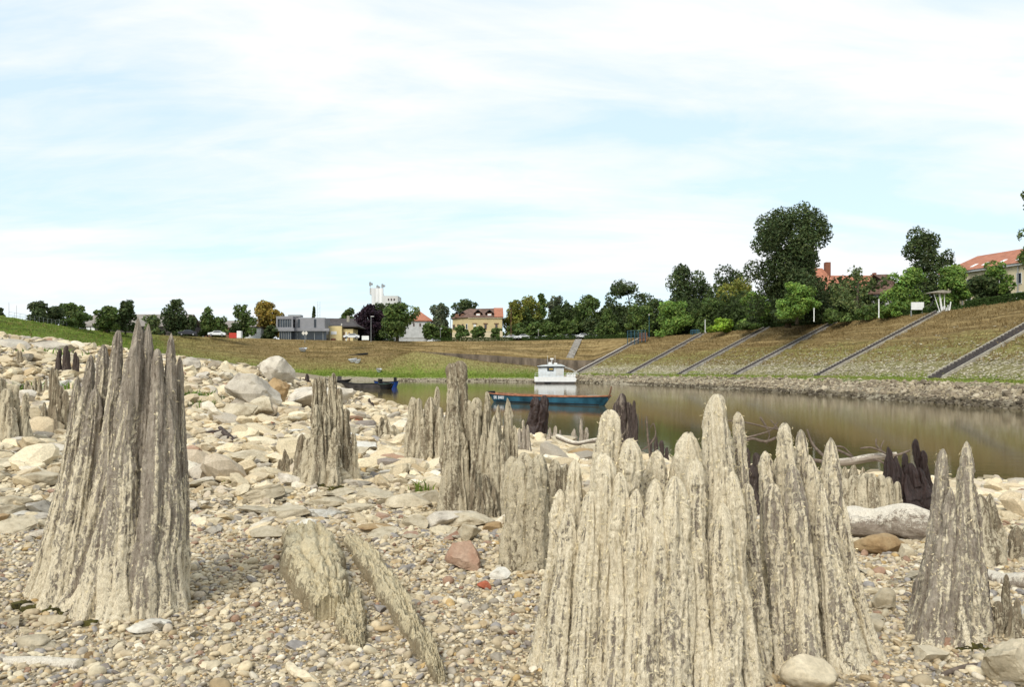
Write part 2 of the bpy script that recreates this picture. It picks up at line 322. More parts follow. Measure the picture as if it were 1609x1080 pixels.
# ---------------------------------------------------------------- the dike that rings the river, lofted over stations
def ST(cr, ba, be, wa, wt=None, wb=None, rg=None, cz=8.4, bz=-.9, ez=-1.1, wz=-2.5, side=0.0):
    cr = (*cr, cz); ba = (*ba, bz); be = (*be, ez); wa = (*wa, wz)
    lp = lambda f: tuple(ba[i]+(cr[i]-ba[i])*f for i in range(3))
    A = wt or lp(.75); B = wb or lp(.5); C = rg or lp(.25)
    d = Vector((cr[0]-ba[0], cr[1]-ba[1])).normalized()
    fa = (cr[0]+d.x*1200, cr[1]+d.y*1200, cz); un = (wa[0]-d.x*6, wa[1]-d.y*6, -5)
    return [fa, (cr[0]+d.x*60, cr[1]+d.y*60, cz), (cr[0]+d.x*2.5, cr[1]+d.y*2.5, cz), cr, A, B, C, ba, be, wa, un], side
STN = [ST((64,-60),(45.5,-60),(34,-60),(31,-60)), ST((62.5,40),(44.5,40),(34.5,38),(32,36)),
 ST((62,62),(44,62),(35.2,56),(32.4,53)), ST((61.2,87),(43.7,85.5),(34.4,67),(31.5,65)), ST((61.6,119),(43.5,118),(34,88),(31,84)),
 ST((57.4,147.6),(38.6,144),(31.6,108),(28.5,104)), ST((50.8,165),(32.3,160),(28.5,128),(25.6,124)),
 ST((44,190),(25.5,181),(22.5,151),(20,147)), ST((34,212),(15.4,198),(15,165),(13,161), side=.1),
 ST((24,222),(15,193),(11,170),(9.5,166),(20,209,2.6),(20,208.4,-.5),(17,201,-.8), side=.35),
 ST((10,231),(5.8,180),(5.5,173),(5,168),(7,214,3.1),(7,213.4,.5),(6.3,198,.7), bz=-.8, ez=-1.7, side=.7),
 ST((-7,238),(-5.6,188),(-5.5,183),(-5.3,180),(-6.7,224,4.2),(-6.7,223.4,2.0),(-6.3,206,1.9), bz=-.8, ez=-1.7, side=.9),
 ST((-28,240),(-22.5,196),(-22,191),(-21.8,188),(-27,232,5.35),(-27,231.4,4.6),(-25.7,221,5.0), bz=-.8, ez=-1.8, side=1),
 ST((-38,239),(-31,200),(-30,194),(-29.7,191), bz=-.8, ez=-1.8, side=1),
 ST((-50,234),(-42,202),(-40,196),(-38,190), bz=-.7, ez=-1.4, side=1),
 ST((-63,224),(-54,199),(-52,192),(-50,185), bz=-.5, ez=-1.6, wz=-3, side=1),
 ST((-83,202),(-70,178),(-67,172),(-64,166), bz=2.3, ez=1.2, wz=-1, side=1.35), ST((-88,173),(-72,155),(-70,151),(-68,147), bz=2.9, ez=1.8, wz=-1, side=2),
 ST((-79.5,128),(-62.5,114),(-60,112),(-57,110), bz=3.3, ez=2.2, wz=-1, side=2), ST((-72,60),(-55,59),(-53,59),(-50,59), bz=3, ez=2, wz=-1, side=2), ST((-72,-60),(-55,-60),(-53,-60),(-50,-60), bz=3, ez=2, wz=-1, side=2)]
SP = np.array([s[0] for s in STN]); SS = np.array([s[1] for s in STN])
def station(tt):
    """profile points at a fractional station, smooth between stations"""
    n = len(SP); i = int(min(max(math.floor(tt), 0), n-2)); f = tt-i
    p0, p1, p2, p3 = SP[max(i-1, 0)], SP[i], SP[i+1], SP[min(i+2, n-1)]
    cr_ = 0.5*((2*p1)+(-p0+p2)*f+(2*p0-5*p1+4*p2-p3)*f*f+(-p0+3*p1-3*p2+p3)*f**3)
    return 0.35*cr_+0.65*(p1*(1-f)+p2*f), SS[i]*(1-f)+SS[i+1]*f
def dike(tt, r):
    """point on the bank: r runs over profile rows 0..10 (3 crest, 7 slope foot, 8 berm edge, 9 water)"""
    p, s = station(tt); k = int(min(max(math.floor(r), 0), 9)); f = r-k; q = p[k]*(1-f)+p[k+1]*f
    return Vector((q[0], q[1], q[2]+EYE))
rows = [0, 1, 1.5, 2, 2.5]+list(np.linspace(3, 7, 41))+list(np.linspace(7, 8, 9)[1:])+list(np.linspace(8, 9, 9)[1:])+[9.5, 10]
tts = []; sdist = [0.0]
for i in range(len(SP)-1):
    Ln = np.linalg.norm(SP[i, 7, :2]-SP[i+1, 7, :2])+2; k = int(max(10, Ln/1.0)); tts += [i+j/k for j in range(k)]
tts.append(len(SP)-1.0)
V = []; za = []; sa = []; la = []; dist = 0; prev = None
for tt in tts:
    p, s = station(tt)
    if prev is not None: dist += float(np.linalg.norm(p[5, :2]-prev[:2]))
    prev = p[5]
    for r in rows:
        k = int(min(r, 9)); f = r-k; q = p[k]*(1-f)+p[k+1]*f
        V.append((q[0], q[1], q[2]+EYE)); za.append(r); sa.append(s); la.append(dist)
V = np.array(V); za = np.array(za); sa = np.array(sa); la = np.array(la)
inb = ((za > 3.15) & (za < 9.6)).astype(float)
V[:, 2] += inb*(0.10*fbm(la*.5, za*4, la*0, 3, 3)+(0.14+.12*(za < 5.3))*fbm(la*.07, za*8, la*0, 3, 13))
nr = len(rows); nc = len(tts)
ii = np.arange((nc-1)*nr).reshape(nc-1, nr)[:, :-1].ravel()
me = mesh_np('river_bank', V, np.stack([ii, ii+1, ii+nr+1, ii+nr], 1), attrs={'zone': za, 'side': sa, 'along': la})
m = bpy.data.materials.new('bank_turf'); m.use_nodes = True; t = m.node_tree; b = t.nodes['Principled BSDF']; lk = t.links.new; b.inputs['Roughness'].default_value = 0.95; b.inputs['Specular IOR Level'].default_value = 0.1
zo = N(t, 'ShaderNodeAttribute', attribute_name='zone').outputs['Fac']; si = N(t, 'ShaderNodeAttribute', attribute_name='side').outputs['Fac']; al = N(t, 'ShaderNodeAttribute', attribute_name='along').outputs['Fac']
def mth(op, a, bb=None, cc=None):
    n = N(t, 'ShaderNodeMath', operation=op)
    for i, q in enumerate((a, bb, cc)):
        if q is None: continue
        if isinstance(q, (int, float)): n.inputs[i].default_value = q
        else: lk(q, n.inputs[i])
    return n.outputs[0]
def vec(a, bb, cc=0.0):
    n = N(t, 'ShaderNodeCombineXYZ')
    for i, q in enumerate((a, bb, cc)):
        if isinstance(q, (int, float)): n.inputs[i].default_value = q
        else: lk(q, n.inputs[i])
    return n.outputs[0]
def nse(v, sc, det=6.0, rg=0.65): n = N(t, 'ShaderNodeTexNoise', _Scale=sc, _Detail=det, _Roughness=rg); lk(v, n.inputs['Vector']); return n.outputs[0]
def ss(v, a, bb, lo=0.0, hi=1.0): n = N(t, 'ShaderNodeMapRange', interpolation_type='SMOOTHSTEP'); lk(v, n.inputs[0]); n.inputs['From Min'].default_value = a; n.inputs['From Max'].default_value = bb; n.inputs['To Min'].default_value = lo; n.inputs['To Max'].default_value = hi; return n.outputs[0]
def mixc(f, a, bb):
    n = N(t, 'ShaderNodeMix', data_type='RGBA'); lk(f, n.inputs[0])
    for i, q in ((6, a), (7, bb)):
        if isinstance(q, tuple): n.inputs[i].default_value = (*q, 1)
        else: lk(q, n.inputs[i])
    return n.outputs[2]
streak = nse(vec(mth('MULTIPLY', al, 0.10), mth('MULTIPLY', zo, 6.0)), 1.6); blot = nse(vec(mth('MULTIPLY', al, 0.05), mth('MULTIPLY', zo, .6)), 1.5); fin = nse(vec(mth('MULTIPLY', al, 1.6), mth('MULTIPLY', zo, 9.0)), 1.2, 5.0, .7)
straw = mixc(ss(mth('ADD', mth('MULTIPLY', streak, .55), mth('MULTIPLY', fin, .45)), .36, .62), (0.13, 0.085, 0.03), (0.30, 0.22, 0.10))
olive = mixc(ss(fin, .35, .65), (0.13, 0.12, 0.03), (0.30, 0.27, 0.10))
green = mixc(ss(fin, .35, .65), (0.07, 0.115, 0.012), (0.21, 0.26, 0.045))
geo = N(t, 'ShaderNodeTexCoord').outputs['Object']
vr = N(t, 'ShaderNodeTexVoronoi', _Scale=1.5); lk(geo, vr.inputs['Vector']); stn_ = mixc(ss(vr.outputs['Distance'], .15, .5), (0.5, 0.45, 0.34), (0.20, 0.18, 0.09))
# right bank: straw above, stone pitching grown with grass below, green berm
zn = mth('ADD', zo, mth('MULTIPLY', mth('ADD', blot, -.5), 1.6)); zf = mth('ADD', zn, mth('MULTIPLY', mth('ADD', fin, -.5), 1.2))
rc = mixc(ss(zf, 4.5, 5.6), straw, olive); rc = mixc(mth('MULTIPLY', ss(zf, 5.4, 6.5), .75), rc, stn_); rc = mixc(ss(zf, 6.85, 7.1), rc, green)
lc = mixc(ss(mth('ADD', zf, mth('MULTIPLY', mth('ADD', streak, -.5), 3.0)), 5.0, 6.8), straw, olive); lc = mixc(ss(zf, 6.5, 6.95), lc, green); lc = mixc(mth('MULTIPLY', ss(si, 1.0, 1.9), ss(mth('ADD', blot, mth('MULTIPLY', fin, .4)), .38, .6)), lc, green)
cc_ = mixc(si, rc, lc)
mud = mixc(ss(fin, .3, .7), (0.18, 0.15, 0.10), (0.42, 0.37, 0.27))
cc_ = mixc(ss(mth('ADD', zo, mth('MULTIPLY', mth('ADD', fin, -.5), .8)), 7.95, 8.2), cc_, mud)
park = mixc(ss(nse(geo, .1), .4, .6), (0.07, 0.09, 0.02), (0.2, 0.17, 0.1)); cc_ = mixc(ss(zo, 2.9, 3.0), park, cc_)
bnd = ss(nse(vec(mth('MULTIPLY', al, .035), mth('MULTIPLY', zo, 13.0)), 1.0, 3.0), .38, .62, .66, 1.22); bv = N(t, 'ShaderNodeVectorMath', operation='SCALE'); lk(cc_, bv.inputs[0]); lk(mth('ADD', mth('MULTIPLY', bnd, ss(zo, 6.2, 5.0)), ss(zo, 5.0, 6.2)), bv.inputs['Scale']); lk(bv.outputs[0], b.inputs['Base Color'])
hh = mth('ADD', fin, mth('MULTIPLY', streak, 1.2)); bp = N(t, 'ShaderNodeBump', _Strength=0.8, _Distance=0.3); lk(hh, bp.inputs['Height']); lk(bp.outputs[0], b.inputs['Normal'])
tag(link('river_bank', me, None, m), kind='structure')
# ---------------------------------------------------------------- the river
mb = MB(); mb.add([(-75, -60, 0), (62, -60, 0), (62, 235, 0), (-75, 235, 0)], [(0, 1, 2, 3)])
m = bpy.data.materials.new('river_water'); m.use_nodes = True; t = m.node_tree; b = t.nodes['Principled BSDF']; lk = t.links.new
b.inputs['Base Color'].default_value = (0.085, 0.066, 0.026, 1); b.inputs['Roughness'].default_value = 0.06; b.inputs['IOR'].default_value = 1.33
c = N(t, 'ShaderNodeTexCoord'); mm = N(t, 'ShaderNodeMapping'); mm.inputs['Scale'].default_value = (.5, 1.6, 1); lk(c.outputs['Object'], mm.inputs[0])
n = N(t, 'ShaderNodeTexNoise', _Scale=1.2, _Detail=5.0, _Roughness=.6); lk(mm.outputs[0], n.inputs['Vector'])
n_ = N(t, 'ShaderNodeTexNoise', _Scale=.05, _Detail=4.0); lk(c.outputs['Object'], n_.inputs['Vector'])
r = N(t, 'ShaderNodeMapRange'); lk(n_.outputs[0], r.inputs[0]); r.inputs['From Min'].default_value = .4; r.inputs['From Max'].default_value = .65; r.inputs['To Min'].default_value = .03; r.inputs['To Max'].default_value = .14
bp = N(t, 'ShaderNodeBump', _Distance=0.05); lk(r.outputs[0], bp.inputs['Strength']); lk(n.outputs[0], bp.inputs['Height']); lk(bp.outputs[0], b.inputs['Normal'])
tag(mb.build('river_water', m), kind='structure')
# ---------------------------------------------------------------- merged loose stones (stuff)
def ico(sub):
    bm = bmesh.new(); bmesh.ops.create_icosphere(bm, subdivisions=sub, radius=1.0); bm.verts.ensure_lookup_table()
    v = np.array([x.co[:] for x in bm.verts]); f = np.array([[q.index for q in p.verts] for p in bm.faces]); bm.free(); return v, f
def protos(sub, n, seed, angular):
    v, f = ico(sub); r = np.random.default_rng(seed); out_ = []
    for i in range(n):
        if angular:
            d = v.copy()
            for _ in range(9):
                nn = r.normal(size=3); nn /= np.linalg.norm(nn); h = r.uniform(.45, .85); s = d@nn
                d = d-np.outer(np.maximum(s-h, 0), nn)
            d *= 1+0.05*r.normal(size=(len(d), 1))
        else:
            s_ = r.uniform(0, 50); d = v*(1+0.22*fbm(v[:, 0]*.9+s_, v[:, 1]*.9, v[:, 2]*.9, 2, i))[:, None]
        out_.append(d)
    return np.array(out_), f
def scatter(name, xs, ys, sz, cols, sub, angular, label, flat=(.45, .85), zs=None, sink=.25, tilt=.35, mname='stonecol', smooth=True, cat='stones'):
    n = len(xs); pv, pf = protos(sub, 14, 3+sub, angular); k = rng.integers(0, 14, n); V = pv[k]
    s = np.stack([sz*rng.uniform(.75, 1.35, n), sz*rng.uniform(.6, 1.0, n), sz*rng.uniform(flat[0], flat[1], n)], 1)*.5
    V = V*s[:, None, :]
    a = rng.normal(0, tilt, n); bb = rng.normal(0, tilt, n); g = rng.uniform(0, 6.28, n)
    ca, sa_ = np.cos(a)[:, None], np.sin(a)[:, None]; y = V[:, :, 1]*ca-V[:, :, 2]*sa_; z = V[:, :, 1]*sa_+V[:, :, 2]*ca; x = V[:, :, 0]
    ca, sa_ = np.cos(bb)[:, None], np.sin(bb)[:, None]; x, z = x*ca+z*sa_, -x*sa_+z*ca
    ca, sa_ = np.cos(g)[:, None], np.sin(g)[:, None]; x, y = x*ca-y*sa_, x*sa_+y*ca
    if zs is None: zs = G(xs, ys)
    zs = zs+s[:, 2]*(1-2*sink)
    W = np.stack([x+xs[:, None], y+ys[:, None], z+zs[:, None]], 2).reshape(-1, 3); nv = pv.shape[1]
    Fc = (pf[None]+(np.arange(n)*nv)[:, None, None]).reshape(-1, 3)
    me = mesh_np(name, W, Fc, smooth, cols=np.repeat(cols, nv, 0))
    o = link(name, me, None, M[mname]); return tag(o, label, cat, kind='stuff')
PAL = np.array([(.62,.54,.39),(.66,.60,.46),(.52,.45,.33),(.40,.37,.32),(.31,.30,.30),(.46,.37,.24),(.72,.68,.58),(.34,.23,.17),(.54,.48,.39),(.50,.37,.19),(.26,.235,.22),(.64,.57,.42)])
PW = np.array([.18,.13,.12,.10,.09,.08,.06,.04,.08,.03,.03,.06]); PW /= PW.sum()
PAL = PAL*np.array([.85, .805, .735])
def pcols(n, w_=None): return PAL[rng.choice(len(PAL), n, p=PW if w_ is None else w_)]*rng.uniform(.8, 1.15, (n, 1))
def fan(n, y0, y1, pw, spread=.68):
    u = rng.uniform(0, 1, n); e_ = 2-pw
    ys = (y0**e_+(y1**e_-y0**e_)*u)**(1/e_); return ys*rng.uniform(-spread, spread, n), ys
def keep(xs, ys, *a):
    k = G(xs, ys) > -0.05; return [q[k] for q in (xs, ys)+a]
x1, y1 = fan(42000, 1.9, 5.2, 0.6); sz = np.exp(rng.normal(math.log(.0108), .55, len(x1)))*(1+.14*(y1-2))
scatter('pebbles', x1, y1, np.minimum(sz, .055), pcols(len(x1)), 2, False, 'small rounded pebbles of mixed cream, grey and ochre covering the foreground', flat=(.35, .75), cat='pebbles')
x1, y1 = fan(50000, 1.9, 5.4, 0.6); sz = np.exp(rng.normal(math.log(.0115), .6, len(x1)))*(1+.14*(y1-2))
scatter('stone_chips', x1, y1, np.minimum(sz, .09), pcols(len(x1), np.array([.24,.16,.16,.08,.04,.08,.08,.02,.08,.01,.01,.04])), 2, True, 'angular cream stone chips lying among the rounded foreground pebbles', flat=(.25, .55), cat='stone chips', smooth=False, sink=.35)
x1, y1 = fan(52000, 4.6, 13, 1.15); sz = np.exp(rng.normal(math.log(.028), .62, len(x1)))*(.6+.11*y1); x1, y1, sz = keep(x1, y1, sz)
lw = np.array([.26,.18,.14,.08,.04,.05,.08,.02,.08,.01,.01,.10]); lw /= lw.sum()
scatter('gravel', x1, y1, np.minimum(sz, .2), pcols(len(x1), lw), 2, True, 'coarse pale gravel spread between the stumps', flat=(.25, .6), smooth=False, sink=.35, cat='gravel')
x1, y1 = fan(46000, 6.5, 70, 1.5, .72); sz = np.exp(rng.normal(math.log(.12), .6, len(x1)))*(.5+.045*y1)
x1, y1, sz = keep(x1, y1, sz); q = ~((x1/y1 > -.46) & (x1/y1 < -.1) & (y1 > 34)); x1, y1, sz = x1[q], y1[q], sz[q]; rw_ = np.array([.26,.18,.18,.08,.01,.05,.08,.005,.08,.005,.01,.14]); rw_ /= rw_.sum()
scatter('rubble', x1, y1, np.minimum(sz, .55), pcols(len(x1), rw_)*1.12*np.where(G(x1, y1) < .16, .5, 1.0)[:, None], 2, True, 'angular pale limestone rubble covering the upper beach', flat=(.3, .6), tilt=.25, cat='rubble', smooth=False)
# rip-rap along the far waterline
xs, ys, zs, sz = [], [], [], []
for i in range(12500):
    tt = rng.uniform(1.3, 12.5); tt = tt if rng.uniform() > .3 else rng.uniform(1.5, 5); tt = min(tt, 12.5)
    r_ = rng.uniform(7.93, 9.12) if tt < 8.6 else rng.uniform(8.2, 9.2)
    p = dike(tt, r_)
    if tt > 9.5 and rng.uniform() < .5: continue
    s_ = math.exp(rng.normal(math.log(.32), .35))
    xs.append(p.x); ys.append(p.y); zs.append(p.z); sz.append(min(s_, .9)*(1 if tt < 9 else .8))
sz = np.array(sz); scatter('riprap_stones', np.array(xs), np.array(ys), sz, np.array([(.33,.275,.185),(.42,.36,.26),(.25,.205,.145),(.19,.155,.11)])[rng.integers(0, 4, len(sz))]*rng.uniform(.8, 1.15, (len(sz), 1))*np.where(np.array(zs) < .3, .42, 1.0)[:, None], 1, True, 'rough quarry stones heaped along the far waterline below the grass berm', zs=np.array(zs), flat=(.5, .9), smooth=False, cat='rip-rap')
xs, ys, zs, sz = [], [], [], []
for i in range(12000):
    tt = rng.uniform(1.3, 8.4); p = dike(tt, 7.0-abs(rng.normal(0, .85 if tt < 6 else .5))); xs.append(p.x); ys.append(p.y); zs.append(p.z+.02); sz.append(rng.uniform(.15, .5))
sz = np.array(sz); scatter('pitching_stones', np.array(xs), np.array(ys), sz, np.array([(.48,.43,.32),(.38,.34,.25),(.56,.51,.40)])[rng.integers(0, 3, len(sz))], 1, True, 'pale paving stones showing through grass on the lower slope', zs=np.array(zs), flat=(.2, .35), smooth=False, sink=.35, tilt=.1, cat='stone pitching')
# ---------------------------------------------------------------- grass (stuff)
def blades(name, pts, h, cols, label, nb=5, wdt=.5, parent=None, cat='grass', lean=.5):
    pts = np.asarray(pts); n = len(pts); P0 = np.repeat(pts, nb, 0); H = np.repeat(h, nb)*rng.uniform(.5, 1.1, n*nb); a = rng.uniform(0, 6.28, n*nb)
    o_ = rng.normal(0, .3, (n*nb, 2))*H[:, None]; P0 = P0.copy(); P0[:, :2] += o_; W_ = H*wdt*.25
    dx_, dy_ = np.cos(a)*W_, np.sin(a)*W_; l_ = rng.normal(0, lean, (n*nb, 2))*H[:, None]
    A = P0+np.stack([dx_, dy_, -.1*H], 1); B = P0+np.stack([-dx_, -dy_, -.1*H], 1)
    Mi = P0+np.stack([l_[:, 0]*.3, l_[:, 1]*.3, H*.6], 1); T_ = P0+np.stack([l_[:, 0], l_[:, 1], H], 1)
    dd = np.stack([dx_, dy_, dx_*0], 1)*.7
    V = np.stack([A, B, Mi-dd, Mi+dd, T_], 1).reshape(-1, 3); k = np.arange(n*nb)*5
    Fq = np.stack([k, k+1, k+2, k+3], 1); Ft = np.stack([k+3, k+2, k+4], 1)
    me = mesh_np(name, V, [Fq, Ft], False, cols=np.repeat(np.repeat(cols, nb, 0), 5, 0)*rng.uniform(.8, 1.2, (len(V)//5, 1)).repeat(5, 0))
    o = link(name, me, parent, M['grassblade'])
    return o if parent else tag(o, label, cat)
pts, cols, hs = [], [], []
for i in range(26000):
    tt = rng.uniform(1.3, 8.3); r_ = 3.05+3.2*rng.uniform()**1.3; p = dike(tt, r_); pts.append(p[:]); hs.append(rng.uniform(.15, .4))
    cols.append((.30,.22,.10) if rng.uniform() < .55 else (.19,.13,.05))
blades('dry_grass', pts, np.array(hs), np.array(cols), 'straw coloured dry grass on the upper right embankment', 3)['kind'] = 'stuff'
pts, cols, hs = [], [], []
for i in range(12000):
    tt = rng.uniform(1.3, 8.6); r_ = rng.uniform(6.8, 7.98); p = dike(tt, r_); pts.append(p[:]); hs.append(rng.uniform(.1, .3))
    cols.append((.17,.22,.035) if rng.uniform() < .6 else (.30,.30,.09))
for i in range(22000):
    tt = rng.uniform(9, 18.8); r_ = 3.05+rng.uniform()*4.9; p = dike(tt, r_); pts.append(p[:]); hs.append(rng.uniform(.15, .45))
    gr = rng.uniform() < max(0, (r_-6.3)/.6) or (tt > 16.2 and rng.uniform() < .8)
    cols.append(((.13,.20,.025) if rng.uniform() < .6 else (.2,.23,.05)) if gr else ((.26,.19,.08) if rng.uniform() < .5 else (.17,.14,.045)))
blades('grass', pts, np.array(hs), np.array(cols), 'green and straw grass on the far and left banks', 3)['kind'] = 'stuff'
# ---------------------------------------------------------------- rocks as individuals
def rock_mesh(seed, sx, sy, sz, kind='angular', sub=3):
    v, f = ico(4); r = np.random.default_rng(seed); d = v*1.0
    if kind == 'rough':
        for _ in range(12):
            nn = r.normal(size=3); nn /= np.linalg.norm(nn); d = d-np.outer(np.maximum(d@nn-r.uniform(.45, .75), 0)*.93, nn)
        d /= np.abs(d).max(0); s_ = r.uniform(0, 40); d = d*(1+.13*fbm(d[:, 0]*1.6+s_, d[:, 1]*1.6, d[:, 2]*1.6, 4, seed, .6))[:, None]
    elif kind == 'round':
        s_ = r.uniform(0, 50); d = d*(1+.2*fbm(d[:, 0]+s_, d[:, 1], d[:, 2], 3, seed))[:, None]
        for _ in range(7):
            nn = r.normal(size=3); nn /= np.linalg.norm(nn); d = d-np.outer(np.maximum(d@nn-r.uniform(.55, .8), 0)*.85, nn)
    else:
        for _ in range(10):
            nn = r.normal(size=3); nn[2] *= r.choice([.3, 1.6]); nn /= np.linalg.norm(nn); h = r.uniform(.30, .62); d = d-np.outer(np.maximum(d@nn-h, 0), nn)
        d /= np.abs(d).max(0)
    q = r.uniform(0, 30)
    d = d*(1+.06*fbm(d[:, 0]*2+q, d[:, 1]*2, d[:, 2]*2, 4, seed+5, .6)+.02*fbm(d[:, 0]*11+q, d[:, 1]*11, d[:, 2]*11, 2, seed+8))[:, None]
    me = mesh_np('rock', d*np.array([sx, sy, sz])*.5, f, True)
    if kind != 'round':
        bm = bmesh.new(); bm.from_mesh(me)
        for e in bm.edges:
            if len(e.link_faces) == 2 and e.calc_face_angle(0) > .42: e.smooth = False
        bm.to_mesh(me); bm.free()
    return me
def rock_mat(name, a, bcol, dark, seed=0):
    m = bpy.data.materials.new(name); m.use_nodes = True; t = m.node_tree; b = t.nodes['Principled BSDF']; lk = t.links.new; b.inputs['Roughness'].default_value = .9; b.inputs['Specular IOR Level'].default_value = .2
    c = N(t, 'ShaderNodeTexCoord'); oi = N(t, 'ShaderNodeObjectInfo')
    ad_ = N(t, 'ShaderNodeVectorMath', operation='ADD'); sc_ = N(t, 'ShaderNodeVectorMath', operation='SCALE'); sc_.inputs['Scale'].default_value = 30; cb = N(t, 'ShaderNodeCombineXYZ'); lk(oi.outputs['Random'], cb.inputs[0]); lk(cb.outputs[0], sc_.inputs[0]); lk(c.outputs['Object'], ad_.inputs[0]); lk(sc_.outputs[0], ad_.inputs[1])
    n1_ = N(t, 'ShaderNodeTexNoise', _Scale=4.0, _Detail=9.0, _Roughness=.68); n2_ = N(t, 'ShaderNodeTexNoise', _Scale=60.0, _Detail=6.0, _Roughness=.7); lk(ad_.outputs[0], n1_.inputs['Vector']); lk(ad_.outputs[0], n2_.inputs['Vector'])
    r = N(t, 'ShaderNodeValToRGB'); e = r.color_ramp.elements; e[0].position = .32; e[0].color = (*dark, 1); e[1].position = .68; e[1].color = (*bcol, 1); x_ = e.new(.46); x_.color = (*a, 1); lk(n1_.outputs[0], r.inputs[0])
    mr = N(t, 'ShaderNodeMapRange'); mr.inputs['To Min'].default_value = .84; mr.inputs['To Max'].default_value = 1.12; lk(oi.outputs['Random'], mr.inputs[0])
    m2 = N(t, 'ShaderNodeMapRange'); m2.inputs['From Min'].default_value = .3; m2.inputs['From Max'].default_value = .7; m2.inputs['To Min'].default_value = .75; m2.inputs['To Max'].default_value = 1.15; lk(n2_.outputs[0], m2.inputs[0])
    mu_ = N(t, 'ShaderNodeMath', operation='MULTIPLY'); lk(mr.outputs[0], mu_.inputs[0]); lk(m2.outputs[0], mu_.inputs[1])
    v = N(t, 'ShaderNodeVectorMath', operation='SCALE'); lk(r.outputs[0], v.inputs[0]); lk(mu_.outputs[0], v.inputs['Scale']); lk(v.outputs[0], b.inputs['Base Color'])
    h = N(t, 'ShaderNodeMath', operation='MULTIPLY_ADD'); h.inputs[1].default_value = .35; lk(n2_.outputs[0], h.inputs[0]); lk(n1_.outputs[0], h.inputs[2])
    bp = N(t, 'ShaderNodeBump', _Strength=.7, _Distance=.025); lk(h.outputs[0], bp.inputs['Height']); lk(bp.outputs[0], b.inputs['Normal']); return m
RM = {'cream': rock_mat('cream_limestone', (.49,.42,.295), (.65,.57,.42), (.30,.24,.155)), 'grey': rock_mat('grey_limestone', (.52,.465,.38), (.68,.62,.51), (.27,.23,.18)),
      'white': rock_mat('white_limestone', (.64,.60,.51), (.78,.75,.68), (.44,.39,.31)), 'red': rock_mat('reddish_stone', (.36,.22,.15), (.46,.34,.25), (.24,.12,.085)),
      'brick': rock_mat('brick_fragment', (.40,.11,.06), (.48,.19,.11), (.22,.06,.045)), 'brown': rock_mat('brown_stone', (.36,.24,.12), (.46,.34,.19), (.2,.12,.06))}
def rock(px, py, wp, hp, colr, label, seed, kind='angular', rz=None, deep=.8, name='rock', cat='rock', group=None, tilt=(0, 0)):
    """px centre, py foot of the stone in the photograph, width and height there in pixels"""
    Y = march(px, py); s = Y/F; dy_ = wp*s*deep*.5; Y2 = Y+dy_*.8; s = Y2/F
    me = rock_mesh(seed, wp*s, wp*s*deep, hp*s*1.15, kind); me.materials.append(RM[colr])
    o = bpy.data.objects.new(name, me); COL.objects.link(o); x = PX(px, Y2)
    o.location = (x, Y2, PZ(py, Y)+hp*s*.44); o.rotation_euler = (tilt[0], tilt[1], rz if rz is not None else rnd.uniform(-.2, .2))
    return tag(o, label, cat, group)
